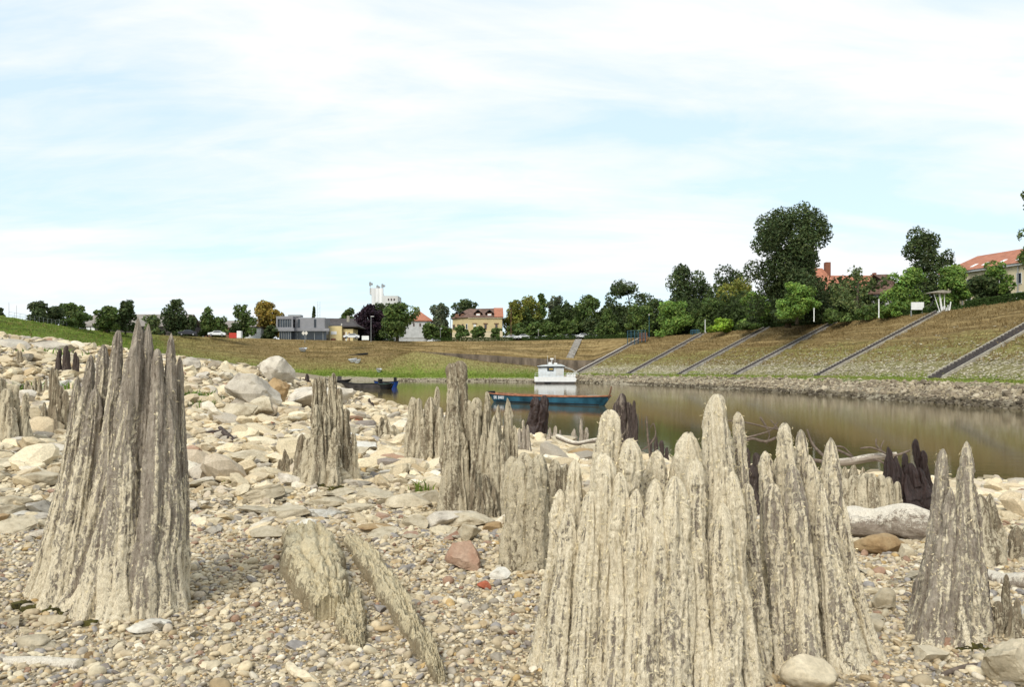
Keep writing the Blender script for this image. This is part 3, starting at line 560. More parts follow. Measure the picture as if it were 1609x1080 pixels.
# ---------------------------------------------------------------- stumps
ALL_ST = []
def spike_mesh(acc, p0, p1, r0, r1, dr, segs, rws, seed, rough, c0, c1, lean=(0, 0), flat=1.0, yw=0.0, sharp=1.0):
    """one tapering, fluted rib of a rotten pile from p0 (ground) to p1 (tip)"""
    Ln = abs(p1[2]-p0[2]); te = max(.80, 1-1.6*r1/max(Ln, .01))
    t_ = np.concatenate([np.linspace(0, te, rws, endpoint=False), te+(1-te)*np.sin(np.linspace(0, math.pi/2, 9)[:-1]), [.999]])
    a = np.linspace(0, 2*math.pi, segs, endpoint=False); T, A = np.meshgrid(t_, a, indexing='ij')
    h = 1-(1-T)**1.55
    wob = .35*(r0+r1)*.5*T*(1-T)*2
    cx = p0[0]+(p1[0]-p0[0])*h+wob*vnoise(T*4+seed, T*0, T*0, seed); cy = p0[1]+(p1[1]-p0[1])*h+wob*vnoise(T*4+seed, T*0+9, T*0, seed)
    cz = p0[2]+(p1[2]-p0[2])*T
    r = r1+(r0-r1)*(1-T)**1.35
    te2 = max(.5, 1-(1.2+1.6*sharp+3*abs(math.sin(seed*1.7)))*r1/max(Ln, .01)); pw_ = sharp*(.12+.30*abs(math.sin(seed*2.3))**1.5); tip = np.where(T > te2, np.clip(1-(T-te2)/(1-te2), 0, 1)**pw_, 1.0)*np.where(T > te, np.clip(1-((T-te)/(1-te))**2, 0, 1)**.4, 1)
    ca, sa_ = np.cos(A), np.sin(A); zz = T*Ln
    k = 1+rough*(.30*fbm(ca*1.4+seed*3.1, sa_*1.4, zz*1.6/max(r0*4, .1), 2, seed)+.20*fbm(ca*3.2+seed, sa_*3.2, zz*2.2, 3, seed+3, .6))
    groove = np.abs(vnoise(A*segs/14+2*vnoise(zz*5, A*0, A*0, seed), zz*1.5, A*0, seed+21)); k -= rough*.17*(1-groove)**3; g2 = np.abs(vnoise(A*segs/7+3*vnoise(zz*4+7, A*0, A*0, seed+1), zz*2.5, A*0, seed+31)); k -= rough*.07*(1-g2)**3; k += rough*(T > te2)*.30*fbm(ca*2+seed, sa_*2, zz*9/max(r1*40, .3), 2, seed+41)
    rr = r*k*np.maximum(tip, .02)
    fine = fbm(cx*60+ca*r*60, cy*60+sa_*r*60, cz*22, 3, seed+5, .6)*.0034*rough*dr
    fine += fbm((cx+ca*r)*170, (cy+sa_*r)*170, cz*130, 2, seed+6)*.0022*dr
    rr = rr+fine*np.maximum(tip, .2)
    ex, ey = ca*rr, sa_*rr*flat
    if yw: ex, ey = ex*math.cos(yw)-ey*math.sin(yw), ex*math.sin(yw)+ey*math.cos(yw)
    x = cx+ex; y = cy+ey
    z = cz+(T > te)*r1*.5*fbm(ca*1.5+seed, sa_*1.5, T*0, 2, seed+9)*tip
    V = np.stack([x, y, z], 2).reshape(-1, 3); n = len(t_)
    i, j = np.meshgrid(np.arange(n-1), np.arange(segs), indexing='ij'); q = np.stack([i*segs+j, i*segs+(j+1) % segs, (i+1)*segs+(j+1) % segs, (i+1)*segs+j], 2).reshape(-1, 4)
    crust = (c0+(c1-c0)*T+.10*vnoise(A*2, zz*3, A*0, seed+2)+.75*(groove-.42)+.3*(g2-.42)).ravel()
    acc.append((V, q, crust))
def stump(name, by, R_, spikes, label, mt='stump', crust=(1, .8), dr=1.0, rough=1.0, segs=30, rws=46, Y=None, core=True, group=None, cat='tree stump', flat=1.15, pxc=None, sink=.07, seed=None, water=False, sharp=1.0, fuzz=0):
    """spikes: (tip px, tip py, foot px, foot width, tip width, depth -1 front..1 back[, crust shift])"""
    sd_ = seed if seed is not None else len(ALL_ST)*37+5; bxs = [s[2] for s in spikes]; pc = pxc if pxc else (min(bxs)+max(bxs))/2
    Yf = Y if Y else march(pc, by); Yc = Yf+R_; x0 = PX(pc, Yc); z0 = float(G(x0, Yc)) if not water else -.3
    acc = []; sp = list(spikes)
    if core and len(sp) > 2:
        tys = sorted(s[1] for s in sp); low = max(tys); span = max(bxs)-min(bxs)
        sp.append((sum(s[0] for s in sp)/len(sp), low+(by-low)*.04, pc, span*.9, span*.4, .0))
    for k, s in enumerate(sp):
        is_core = core and k == len(spikes); fl = flat if not is_core else R_*.98/(s[3]*.5/F*Yc)
        tx, ty, bx, wb, wt, d = s[:6]; cs = s[6] if len(s) > 6 else 0
        yb = Yc+d*R_; yt = Yc+d*R_*.55; xb = PX(bx, yb); xt = PX(tx, yt)
        zb = (float(G(xb, yb)) if not water else -.25)-sink; zt = PZ(ty, yt)
        spike_mesh(acc, (xb-x0, yb-Yc, zb-z0), (xt-x0, yt-Yc, zt-z0), wb*.5/F*yb, wt*.5/F*yt, dr, segs, rws, sd_+k*7, rough*(.6 if is_core else 1), crust[0]+cs, crust[1]+cs, flat=fl, sharp=sharp if not is_core else .2)
    V = []; Q = []; C_ = []; b_ = 0
    for v, q, c_ in acc: V.append(v); Q.append(q+b_); C_.append(c_); b_ += len(v)
    me = mesh_np(name, np.concatenate(V), np.concatenate(Q), True, attrs={'crust': np.concatenate(C_)})
    o = link(name, me, None, M[mt]); o.location = (x0, Yc, z0); ALL_ST.append((pc, by, Yc, x0, R_))
    if fuzz:
        VV = np.concatenate(V); nn = np.zeros(len(VV)*3, dtype=np.float32); me.vertex_normals.foreach_get('vector', nn); nn = nn.reshape(-1, 3)
        QQ = np.concatenate(Q); ar = np.linalg.norm(np.cross(VV[QQ[:, 2]]-VV[QQ[:, 0]], VV[QQ[:, 3]]-VV[QQ[:, 1]]), axis=1); c0_ = VV[QQ[:, 0]]; ar = ar*((c0_[:, 1] < R_*.5) & (c0_[:, 2] > -.03)); k = QQ[rng.choice(len(QQ), fuzz, p=ar/ar.sum()), 0]; p = VV[k]+nn[k]*.0015+rng.normal(0, .004, (fuzz, 3))
        t1 = np.cross(nn[k], rng.normal(size=(fuzz, 3))); t1 /= np.linalg.norm(t1, axis=1)[:, None]+1e-9; t1 += np.array([0, 0, -.25]); t2 = np.cross(nn[k], t1); ln = rng.uniform(.004, .014, (fuzz, 1)); wv = t2*rng.uniform(.0006, .0014, (fuzz, 1))
        a = p; b_ = p+t1*ln*.5+nn[k]*ln*rng.uniform(.1, .5, (fuzz, 1)); c_ = p+t1*ln+t2*ln*rng.normal(0, .4, (fuzz, 1))+nn[k]*ln*.1
        F_ = np.stack([a-wv, a+wv, b_+wv, b_-wv, c_+wv*.5, c_-wv*.5], 1).reshape(-1, 3); q = np.arange(fuzz)*6
        cc = np.array([(.78, .67, .43)])*rng.uniform(.55, 1.15, (fuzz, 1))
        fo = link('dried_algae', mesh_np('dried_algae', F_, np.concatenate([np.stack([q, q+1, q+2, q+3], 1), np.stack([q+3, q+2, q+4, q+5], 1)]), False, cols=np.repeat(cc, 6, 0)), o, M['fuzz']); fo['kind'] = 'stuff'
    return tag(o, label, cat, group)
g_ = 'rotten pile stumps standing on the beach'
stump('pile_stump', 972, .26, [(186,519,124,66,14,-.45,-.1),(163,541,96,62,16,-.25,.12),(143,557,68,52,14,0,.15),(122,590,50,40,14,.2,.1),(217,498,170,84,22,-.75,-.2),(233,508,212,80,16,-.55,-.25),
 (269,523,254,66,14,-.55,-.25),(283,560,282,40,12,-.1,-.1),(206,560,140,74,30,-.88,-.1),(248,548,232,74,20,-.85,-.2),(150,610,84,66,24,-.5,.1),(170,590,140,90,40,.5,0),(240,545,220,90,34,.6,-.2),(262,610,262,60,22,-.75,-.1),(196,650,180,80,34,-1.0,0)],
 'largest grey and cream ribbed stump at the left, two jagged points rising highest', crust=(1.28, .58), fuzz=2500, segs=72, rws=130, group=g_, seed=4, sharp=1.5, rough=.62)
stump('pile_stump', 1112, .32, [(880,769,852,62,28,-.1),(904,722,886,64,28,-.3),(928,772,908,56,30,-.72),(957,644,946,74,38,-.1),(948,712,938,66,40,-.62),(991,689,984,72,40,-.25),(1033,707,1034,66,42,.35),(973,742,968,60,32,-.85),
 (1030,752,1018,68,46,-1.0),(1061,748,1058,60,46,-1.0),(1091,722,1102,60,26,-.85),(1083,680,1082,72,48,.15),(1126,619,1146,90,42,-.5),(1159,647,1194,50,19,-.1,-.25),(1150,740,1180,60,34,-.75),(1000,768,992,56,34,-.98),(893,800,872,54,32,-.6),(1135,790,1150,60,40,-.98),(1175,760,1206,40,22,-.35,-.1)],
 'biggest cream stump in the foreground, one thick rounded spike rising far above the rest', crust=(1.12, 1.34), fuzz=14000, sharp=.8, rough=.72, segs=72, rws=140, group=g_, seed=50)
stump('pile_stump', 1062, .22, [(1202,709,1240,58,28,-.3),(1233,664,1258,62,25,-.45,.05),(1258,675,1288,54,20,.05,-.1),(1272,715,1306,50,24,-.4),(1305,687,1338,62,28,-.1,-.1),(1291,758,1330,58,28,-.85),(1318,770,1368,52,22,-.2),(1246,730,1275,54,34,-.9,-.15),(1216,760,1236,50,32,-.8,-.15),(1330,830,1388,40,20,-.35,.1),(1300,840,1352,54,30,-1.0,.1),(1220,719,1250,40,18,.2,-.1)],
 'tall yellow-grey stump with four separate points just right of the biggest cream stump', crust=(1.2, 1.05), fuzz=4000, rough=.75, sharp=1.2, segs=56, rws=110, group=g_, seed=90)
stump('pile_stump', 1022, .17, [(1482,705,1440,54,15,-.3,-.15),(1519,693,1507,60,19,-.2),(1494,766,1468,50,22,-.85,-.1),(1528,756,1540,44,18,-.2,-.05),(1508,790,1500,52,28,-.95,.05),(1470,800,1432,42,20,.1,-.2),(1520,830,1535,46,26,-.75,.1),(1480,840,1452,42,24,-.95,-.15)],
 'grey two-pronged stump at the right with a cream streak down its middle', crust=(.98, .74), fuzz=1500, sharp=1.3, rough=.85, segs=52, rws=100, group=g_, seed=130)
stump('pile_stump', 1012, .09, [(1581,903,1584,34,8,0),(1568,945,1568,30,12,-.2),(1598,940,1602,36,12,.1),(1590,955,1590,34,16,-.9)], 'small pale pointed stump at the right edge beside the two-pronged one', crust=(1.15, .7), group=g_, mt='stump_tan')
stump('pile_stump', 990, .04, [(1541,868,1548,22,9,0),(1548,890,1553,22,9,.3)], 'narrow dark stump fragment wedged behind the foot of the two-pronged stump', mt='stump_dark', crust=(.5, .4), core=False, group=g_)
stump('pile_stump', 893, .20, [(1540,777,1535,44,26,-.3),(1556,776,1562,40,22,-.1),(1528,800,1520,40,24,-.1),(1548,800,1552,40,28,-.8),(1565,820,1574,28,14,0)], 'broad tan stump standing behind the two-pronged stump at the right', mt='stump_tan', crust=(1.25, 1.0), group=g_)
stump('pile_stump', 886, .12, [(1598,826,1594,30,18,-.4),(1612,826,1614,34,20,-.2),(1606,850,1604,30,20,-.9)], 'low tan stump cut off by the right edge of the picture', mt='stump_tan', crust=(.9, .9), group=g_)
stump('pile_stump', 818, .26, [(1328,752,1322,24,14,-.2),(1342,747,1338,24,16,-.5),(1356,748,1354,24,16,-.8),(1370,744,1370,24,16,-.9),(1384,746,1386,24,16,-.8),(1397,750,1400,24,14,-.5),(1410,757,1414,20,12,-.1),(1362,745,1362,60,40,0)],
 'low evenly fluted yellowish stump behind the white driftwood log', mt='stump_tan', crust=(1.15, 1.2), group=g_, rough=.7, sharp=.4)
stump('pile_stump', 775, .22, [(1328,733,1326,18,12,0),(1342,729,1342,20,14,-.3),(1356,734,1358,16,10,0)], 'low rounded stump just behind the evenly fluted one', mt='stump_tan', crust=(.9, .9), group=g_)
stump('wet_stump', 812, .2, [(1395,702,1406,34,13,-.3),(1408,716,1420,34,13,-.5),(1421,712,1434,34,12,-.2),(1438,690,1478,30,9,.2),(1450,708,1482,28,10,-.2),(1432,728,1452,40,18,-.6),(1404,738,1412,34,20,-.8),(1444,735,1466,36,16,-.7),(1424,745,1436,40,22,-.9)], 'black wet splintered stump at the waterline, its shards leaning left', mt='stump_wet', crust=(.0, .15), group=g_, rough=1.6)
stump('wet_stump', 690, .25, [(842,624,832,20,15,-.2),(855,622,849,19,15,0),(849,634,840,20,15,-.5)], 'dark reddish stump with two square posts by the teal boat', mt='stump_wet', crust=(.1, .2), group=g_, core=False, rough=1.1, sharp=.15)
stump('pile_stump', 902, .22, [(806,718,802,42,26,-.1),(826,712,822,48,34,-.5),(849,714,846,44,26,-.6),(814,724,808,46,30,-.8),(838,722,836,40,30,-.95)], 'broad flat-topped tan stump left of the biggest cream stump', mt='stump_tan', crust=(1.2, 1.25), fuzz=3500, sharp=.4, segs=36, rws=70, group=g_)
stump('pile_stump', 880, .14, [(872,722,868,36,22,0),(890,730,886,28,18,.1)], 'tan stump half hidden between the flat-topped stump and the biggest cream one', mt='stump_tan', crust=(1.05, 1.0), group=g_, core=False)
stump('pile_stump', 812, .23, [(709,571,714,30,19,.3,-.1),(722,567,728,30,18,.35,-.15),(716,590,720,30,22,.2,-.1),(714,655,712,42,20,-.8),(736,629,740,28,12,.2),(730,600,735,30,12,.4,-.2),(701,700,702,26,14,-.6),(725,680,730,34,18,-.75),(749,640,750,30,15,-.1)],
 'tan stump whose square post rises high above the river in the middle', mt='stump_tan', crust=(1.18, .98), sharp=.35, segs=36, rws=80, group=g_, rough=1.2)
stump('pile_stump', 818, .24, [(749,625,752,30,16,-.1),(765,615,766,30,13,.1),(777,652,779,38,16,-.7),(783,636,790,28,12,0),(797,625,800,30,13,.3),(808,668,812,24,9,.1),(790,690,795,34,18,-.8),(760,680,764,34,20,-.6)],
 'many-spiked tan stump joined on the right of the high post', mt='stump_tan', crust=(1.18, 1.08), sharp=1.3, segs=36, rws=80, group=g_, rough=1.1)
stump('pile_stump', 822, .1, [(744,720,742,26,8,-.2),(762,746,764,30,16,0),(776,764,780,22,14,.1),(752,765,752,26,12,-.8)], 'low broken stump in front of the many-spiked one, a small point at its left', mt='stump_tan', crust=(.9, .75), group=g_, rough=1.5, core=False)
stump('pile_stump', 722, .08, [(822,660,824,14,4,0),(829,668,832,12,5,0),(816,672,816,12,6,0)], 'thin grey splinters standing right of the many-spiked stump', mt='stump', crust=(.6, .5), group=g_, core=False)
stump('pile_stump', 733, .22, [(649,624,646,28,14,-.2),(658,626,656,26,13,-.3),(676,624,672,28,18,-.3),(687,607,682,18,9,0),(691,640,690,24,11,-.5,-.1),(664,655,662,24,12,-.6)],
 'brown stump split into three fingers left of the high post', mt='stump_tan', crust=(1.1, .95), group=g_, sharp=.4)
stump('pile_stump', 770, .25, [(495,595,500,22,8,.2,-.2),(502,592,506,18,7,.3,-.1),(510,592,513,16,5,.35),(524,586,526,20,8,.1,-.1),(518,592,520,14,5,.3),(533,610,540,18,8,.1,-.15),(544,642,552,18,9,.2,-.2),(498,636,492,34,14,-.7),(526,672,526,30,12,-.8),(512,650,508,36,18,-.4),(555,680,562,16,7,.3),(474,682,470,26,14,-.3,-.35),(484,690,478,30,16,-.7)],
 'hollow brown stump in the middle left with a ring of thin upright blades', mt='stump_tan', crust=(1.25, .95), sharp=.5, segs=34, rws=80, group=g_, rough=1.3)
stump('pile_stump', 752, .08, [(447,706,448,20,8,0),(440,722,440,14,6,.2),(458,720,458,18,8,0)], 'small rotten spike low at the left foot of the hollow brown stump', mt='stump_tan', crust=(.8, .6), group=g_, core=False, rough=1.5)
stump('pile_stump', 692, .22, [(591,668,588,20,8,0),(600,655,598,22,9,-.2),(609,660,608,22,10,-.4),(618,668,622,20,8,0)], 'low crumbling stump on the rubble between the hollow stump and the three-fingered one', mt='stump_tan', crust=(.95, .9), group=g_, rough=1.9)
stump('pile_stump', 605, .2, [(476,595,474,10,5,0),(482,587,481,10,6,0),(487,598,487,7,4,0)], 'small dark stump poking up between the boulders', mt='stump_dark', crust=(.3, .3), group=g_, core=False)
stump('pile_stump', 643, .2, [(580,626,579,10,4,0),(585,632,586,8,4,0)], 'tiny dark stump on the rocky rim near the moored boats', mt='stump_dark', crust=(.5, .3), group=g_, core=False)
stump('pile_stump', 702, .3, [(1,594,-2,22,12,.2),(11,611,10,24,16,-.5),(25,604,24,22,12,0),(40,618,40,20,10,-.2),(-14,606,-16,26,16,0),(18,640,18,22,14,-.8)], 'tan stump at the far left edge with blunt rounded fingers', mt='stump_tan', crust=(1.15, 1.1), group=g_, sharp=.3)
stump('pile_stump', 690, .3, [(82,577,80,16,7,.4),(89,580,90,16,7,.4),(103,614,106,18,8,.1),(69,632,68,22,6,-.6),(87,638,88,18,7,-.6,-.2),(97,606,98,18,8,.4)], 'brown stump of mixed tall and short shards behind the largest left stump', mt='stump_tan', crust=(.9, .7), group=g_, core=False, rough=1.3)
stump('pile_stump', 624, .3, [(42,598,41,12,6,0),(55,594,54,10,5,0),(62,594,62,10,4,0),(72,595,72,12,5,0),(48,604,48,14,8,-.4)], 'row of low brown spikes behind the blunt-fingered left stump', mt='stump_tan', crust=(.9, .8), group=g_, core=False)
stump('pile_stump', 589, .3, [(94,548,92,12,6,0),(104,543,102,12,7,0),(107,550,106,10,6,.3)], 'dark brown square stump on the pale rubble at the left', mt='stump_dark', crust=(.3, .3), group=g_, core=False, rough=.7)
stump('pile_stump', 595, .2, [(119,553,118,10,6,0),(122,560,122,7,4,0)], 'thin dark post right beside the dark square stump', mt='stump_dark', crust=(.3, .3), group=g_, core=False, rough=.7)
stump('pile_stump', 574, .3, [(28,550,28,9,4,0),(33,552,33,7,4,0),(20,562,19,8,5,0)], 'small brown stump far off on the left rubble near the grass', mt='stump_tan', crust=(.7, .6), group=g_, core=False)
stump('pile_stump', 735, .12, [(977,618,974,26,18,0),(968,632,966,18,12,.1),(986,632,985,18,10,-.1)], 'tall dark grey post behind the left side of the biggest cream stump', mt='stump_dark', crust=(.85, .7), group=g_, core=False, sharp=.4)
stump('pile_stump', 732, .06, [(996,629,998,13,10,0)], 'slender dark post standing alone right of the tall dark grey one', mt='stump_dark', crust=(.4, .35), group=g_, core=False)
stump('pile_stump', 730, .1, [(990,662,990,16,6,0),(980,678,979,18,8,-.2)], 'pair of thin brown points in front of the slender dark post', mt='stump_tan', crust=(.5, .5), group=g_, core=False)
stump('pile_stump', 700, .25, [(864,672,863,12,6,0),(873,669,872,12,7,0),(880,676,880,8,5,0)], 'short grey stump at the water right of the reddish one', mt='stump', crust=(.55, .5), group=g_, core=False, rough=1.4)
stump('pile_stump', 703, .25, [(913,658,914,9,4,0),(902,674,902,12,7,0),(921,672,921,10,6,0)], 'short grey stump at the water with one tall splinter', mt='stump', crust=(.5, .4), group=g_, core=False, rough=1.4)
stump('pile_stump', 730, .2, [(1022,690,1022,9,4,0),(1031,686,1031,9,5,0),(1040,692,1040,9,5,0),(1048,703,1048,8,5,0)], 'low dark jagged stump at the water behind the biggest stump', mt='stump_dark', crust=(.3, .3), group=g_, core=False, rough=1.4)
stump('pile_stump', 812, .12, [(1174,704,1176,18,12,0),(1188,712,1190,20,11,0),(1182,730,1184,22,12,-.4)], 'dark brown stump seen through the gap between the two big cream stumps', mt='stump_dark', crust=(.6, .4), group=g_, core=False)
# ---------------------------------------------------------------- driftwood and planks
def wood_log(name, pts, mt, label, cat='driftwood', n=20, group=None, seed=0, rough=.12, flat=1.0, crust=.9, parent=None):
    """pts: (px, py, Y, radius px)"""
    P_ = [np.array(P(a, b_, c_)) for a, b_, c_, d_ in pts]; rr = [d_/F*c_ for a, b_, c_, d_ in pts]; K = 16*(len(pts)-1)+1
    s = np.linspace(0, len(pts)-1, K); idx = np.minimum(s.astype(int), len(pts)-2); f = s-idx
    PP = np.array(P_); RR = np.array(rr)
    def cr(arr):
        p0 = arr[np.maximum(idx-1, 0)]; p1 = arr[idx]; p2 = arr[idx+1]; p3 = arr[np.minimum(idx+2, len(arr)-1)]; ff = f if arr.ndim == 1 else f[:, None]
        return .5*(2*p1+(-p0+p2)*ff+(2*p0-5*p1+4*p2-p3)*ff**2+(-p0+3*p1-3*p2+p3)*ff**3)
    C = cr(PP); r = cr(RR); d = np.gradient(C, axis=0); d /= np.linalg.norm(d, axis=1)[:, None]
    up = np.array([0, 0, 1.0]); a = np.cross(d, up); a /= np.linalg.norm(a, axis=1)[:, None]; b_ = np.cross(a, d)
    r[0] *= .6; r[-1] *= .6
    th = np.linspace(0, 2*math.pi, n, endpoint=False); k = 1-.16*(1-np.abs(vnoise(th[None]*2.2+seed+s[:, None]*.15, s[:, None]*.25+th[None]*0, s[:, None]*0+th[None]*0, seed+4)))**8+rough*fbm(np.cos(th)[None]*1.6+s[:, None]*.9+seed, np.sin(th)[None]*1.6+s[:, None]*0, s[:, None]*.6+th[None]*0, 3, seed)+rough*.6*vnoise(th[None]*5+s[:, None]*0, s[:, None]*.5+th[None]*0, s[:, None]*0+th[None]*0, seed+1)
    V = C[:, None]+a[:, None]*(np.cos(th)[None]*r[:, None]*k)[..., None]+b_[:, None]*(np.sin(th)[None]*r[:, None]*k*flat)[..., None]
    V = np.concatenate([V.reshape(-1, 3), C[:1], C[-1:]]); org = V[0].copy()
    i, j = np.meshgrid(np.arange(K-1), np.arange(n), indexing='ij'); q = np.stack([i*n+j, i*n+(j+1) % n, (i+1)*n+(j+1) % n, (i+1)*n+j], 2).reshape(-1, 4)
    e0 = np.stack([np.arange(n), np.full(n, K*n), (np.arange(n)+1) % n], 1); e1 = np.stack([(K-1)*n+np.arange(n), (K-1)*n+(np.arange(n)+1) % n, np.full(n, K*n+1)], 1)
    me = mesh_np(name, V-org, [q, np.concatenate([e0, e1])], True, attrs={'crust': np.concatenate([(crust-.35+.75*np.sin(th)[None]+s[:, None]*0).ravel(), [crust, crust]])})
    o = link(name, me, parent, M[mt]); o.location = org
    return o if parent else tag(o, label, cat, group)
wood_log('driftwood_log', [(1300,822,5.0,22),(1340,822,4.9,26),(1375,825,4.85,25),(1405,822,4.8,27),(1430,822,4.75,30),(1470,838,4.7,26)], 'drift', 'thick bleached white driftwood log lying between the two right-hand stumps', seed=3, crust=.85, rough=.10, n=40)
wood_log('driftwood_log', [(1528,908,3.7,14),(1555,909,3.6,13),(1585,918,3.5,15),(1640,912,3.4,17)], 'drift', 'grey driftwood log reaching in from the right edge behind the small pointed stump', seed=5, crust=.8)
wood_log('driftwood_log', [(-30,1045,2.55,11),(40,1044,2.53,12),(90,1046,2.52,12),(124,1048,2.5,12)], 'drift', 'short smooth grey log half buried in pebbles at the bottom left', seed=6, crust=1.0, rough=.06)
wood_log('driftwood_log', [(1560,790,8.3,7),(1590,791,8.2,7),(1640,788,8,8)], 'drift', 'straight pole on the rocks near the water at the right edge', seed=8, crust=.9)
wood_log('driftwood_log', [(1575,826,6.6,8),(1600,828,6.5,9),(1650,826,6.4,9)], 'stump_dark', 'dark log under the straight pole at the right edge', seed=9, crust=.6)
wood_log('driftwood_log', [(1295,728,11.5,5),(1335,726,11.5,6),(1370,720,11.5,6),(1410,716,11.5,5)], 'drift', 'long grey branch in the shallows left of the black wet stump', seed=10, crust=.5)
wood_log('driftwood_log', [(875,686,19,4),(905,697,18.5,3.5),(940,692,18.5,4),(990,694,18.5,3.5)], 'drift', 'curved pale branch on the stones by the water in the middle', seed=12, crust=.9)
def branches(name, strands, label, mt='twig', crust=.5):
    e_ = emp(name, P(*strands[0][0][:3]), label, 'driftwood branches')
    for k, s in enumerate(strands):
        o = wood_log('branch', s, mt, '', n=6, seed=k, crust=crust, parent=e_); o.location = Vector(o.location)-e_.location
branches('branch_pile', [[(1160,700,13,3),(1180,690,13,2.5),(1205,694,13,2.5),(1235,680,13,2)],[(1163,690,13,1.6),(1190,684,13,1.6),(1212,676,13,1.3),(1222,664,13,1)],[(1130,660,13,1),(1170,664,13,1.4),(1205,672,13,1.6),(1230,676,13,1.3)],
  [(1194,656,13,2.2),(1202,668,13,2),(1206,676,13,1.5)],[(1205,672,13,1.5),(1209,684,13,1.2),(1204,698,13,1)],[(1268,675,12.5,1.3),(1278,700,12.5,2),(1300,722,12.2,2.4)],[(1255,716,12.4,3),(1280,724,12.2,3.4),(1310,728,12,3)],[(1210,660,13,1),(1222,674,13,1.3),(1236,700,13,1.4)]], 'tangle of thin bare branches in the shallows behind the two big cream stumps')
branches('branch_pile', [[(1312,706,11.6,2.6),(1330,714,11.6,2.2),(1348,724,11.6,2)],[(1312,702,11.6,1.4),(1326,704,11.6,1.3),(1342,720,11.6,1.2)],[(1352,705,11.4,1.6),(1370,704,11.4,1.6),(1394,714,11.4,1.8)],[(1377,690,11.4,1.6),(1378,702,11.4,1.5),(1392,714,11.4,1.6)],[(1389,692,11.4,1),(1384,704,11.4,1.2),(1386,710,11.4,1.2)],[(1372,722,11.3,2),(1388,728,11.3,1.7),(1398,742,11.2,1.4)],[(1396,718,11.2,2),(1415,714,11.2,2),(1430,708,11.2,1.5)]], 'bare twigs forking beside the black wet stump')
branches('root_clump', [[(345,672,10.4,3),(356,684,10,5),(372,700,9.8,4),(378,716,9.6,3)],[(318,694,10.2,2),(340,690,10,3.5),(362,696,9.8,4)],[(322,708,9.9,2),(345,700,9.8,4),(366,710,9.6,4)],[(328,722,9.7,3),(346,712,9.7,6),(364,718,9.6,4)],[(300,694,10.6,1),(325,680,10.4,2),(350,678,10.2,3)],[(333,705,9.9,6),(350,706,9.8,9),(362,712,9.7,7)],[(352,716,9.6,2),(372,712,9.6,3),(380,724,9.5,2)]], 'dark tangled root clump lying among rocks right of the largest left stump', 'stump_dark', .35)
branches('stick', [[(1022,722,13,1.4),(1018,690,13,1.6),(1016,654,13,1)]], 'thin upright stick at the water behind the biggest stump')
branches('stick', [[(1008,708,13,1),(1020,700,13,1.2),(1030,684,13,1.2),(1027,666,13,.8),(1022,672,13,.6)]], 'thin hooked twig beside the upright stick')
branches('stick', [[(1395,1016,2.75,2.4),(1430,1020,2.7,2.2),(1462,1018,2.66,1.6)]], 'dark thin stick lying at the foot of the two-pronged stump')
branches('stick', [[(1480,1062,2.45,4),(1515,1050,2.5,4.5),(1555,1046,2.55,4)]], 'pale stick on the pebbles left of the porous boulder', crust=.9)
branches('stick', [[(1500,1056,2.5,2),(1530,1040,2.58,2),(1562,1022,2.66,1.8)]], 'reddish twig crossing the pale stick near the porous boulder', 'stump_dark', .5)
def plank(name, pts, label, seed=0):
    """broken timber lying on the pebbles: pts are (px, py, half width px, thickness m, lift m)"""
    K = 26*(len(pts)-1)+1; A = np.array(pts, float); s = np.linspace(0, len(pts)-1, K); B = np.stack([np.interp(s, range(len(pts)), A[:, i]) for i in range(5)], 1)
    n = 40; V = []; prof = np.linspace(-1, 1, n)
    for k in range(K):
        px_, py_, hw, th_, lf = B[k]; Y_ = march(px_, py_+2); w_ = hw/F*Y_; x_ = PX(px_, Y_); g__ = PZ(py_, Y_)
        e_ = 1+.22*vnoise(np.array([s[k]*5.0]), np.zeros(1), np.zeros(1), seed)[0]
        top = 1.35*th_*(1-np.abs(prof)**7*.8)+lf; top = top+.014*fbm(prof*5+seed, np.full(n, s[k]*3), prof*0, 3, seed, .6)+.009*fbm(prof*14, np.full(n, s[k]*16), prof*0, 3, seed+1, .7)-.02*(1-np.abs(vnoise(prof*4.5+.4*s[k]+seed, np.full(n, s[k]*1.5), prof*0, seed+3)))**6*(th_/.05)
        yy = Y_+prof*w_*.45
        V.append(np.stack([x_+prof*w_*e_, yy, g__+top], 1)); V.append(np.stack([x_+prof*w_*e_*.97, yy, np.full(n, g__-.05)], 1))
    V = np.array(V).reshape(K, 2, n, 3); org = V[0, 0, 0].copy(); V = V.reshape(-1, 3)
    f = []
    ix = lambda k, l, j: (k*2+l)*n+j
    for k in range(K-1):
        for j in range(n-1): f.append((ix(k,0,j), ix(k,0,j+1), ix(k+1,0,j+1), ix(k+1,0,j)))
        f.append((ix(k,1,0), ix(k,0,0), ix(k+1,0,0), ix(k+1,1,0))); f.append((ix(k,0,n-1), ix(k,1,n-1), ix(k+1,1,n-1), ix(k+1,0,n-1)))
    for k in (0, K-1):
        for j in range(n-1): f.append((ix(k,1,j), ix(k,1,j+1), ix(k,0,j+1), ix(k,0,j)))
    me = mesh_np(name, V-org, np.array(f), True, attrs={'crust': np.tile(1.25-.75*np.abs(prof)**5, K*2)})
    o = link(name, me, None, M['timber']); o.location = org; return tag(o, label, 'broken timber')
plank('broken_timber', [(470,842,18,.045,0),(482,860,34,.07,.02),(492,900,40,.09,.02),(508,950,32,.07,.02),(522,975,22,.05,.01)], 'thick cream slab of broken timber lying on the pebbles, its left side split and shadowed', 2)
plank('broken_timber', [(545,935,16,.03,0),(548,970,24,.045,0),(556,1005,20,.03,0),(562,1022,8,.02,0)], 'ragged short piece of cream timber between the slab and the long beam', 4)
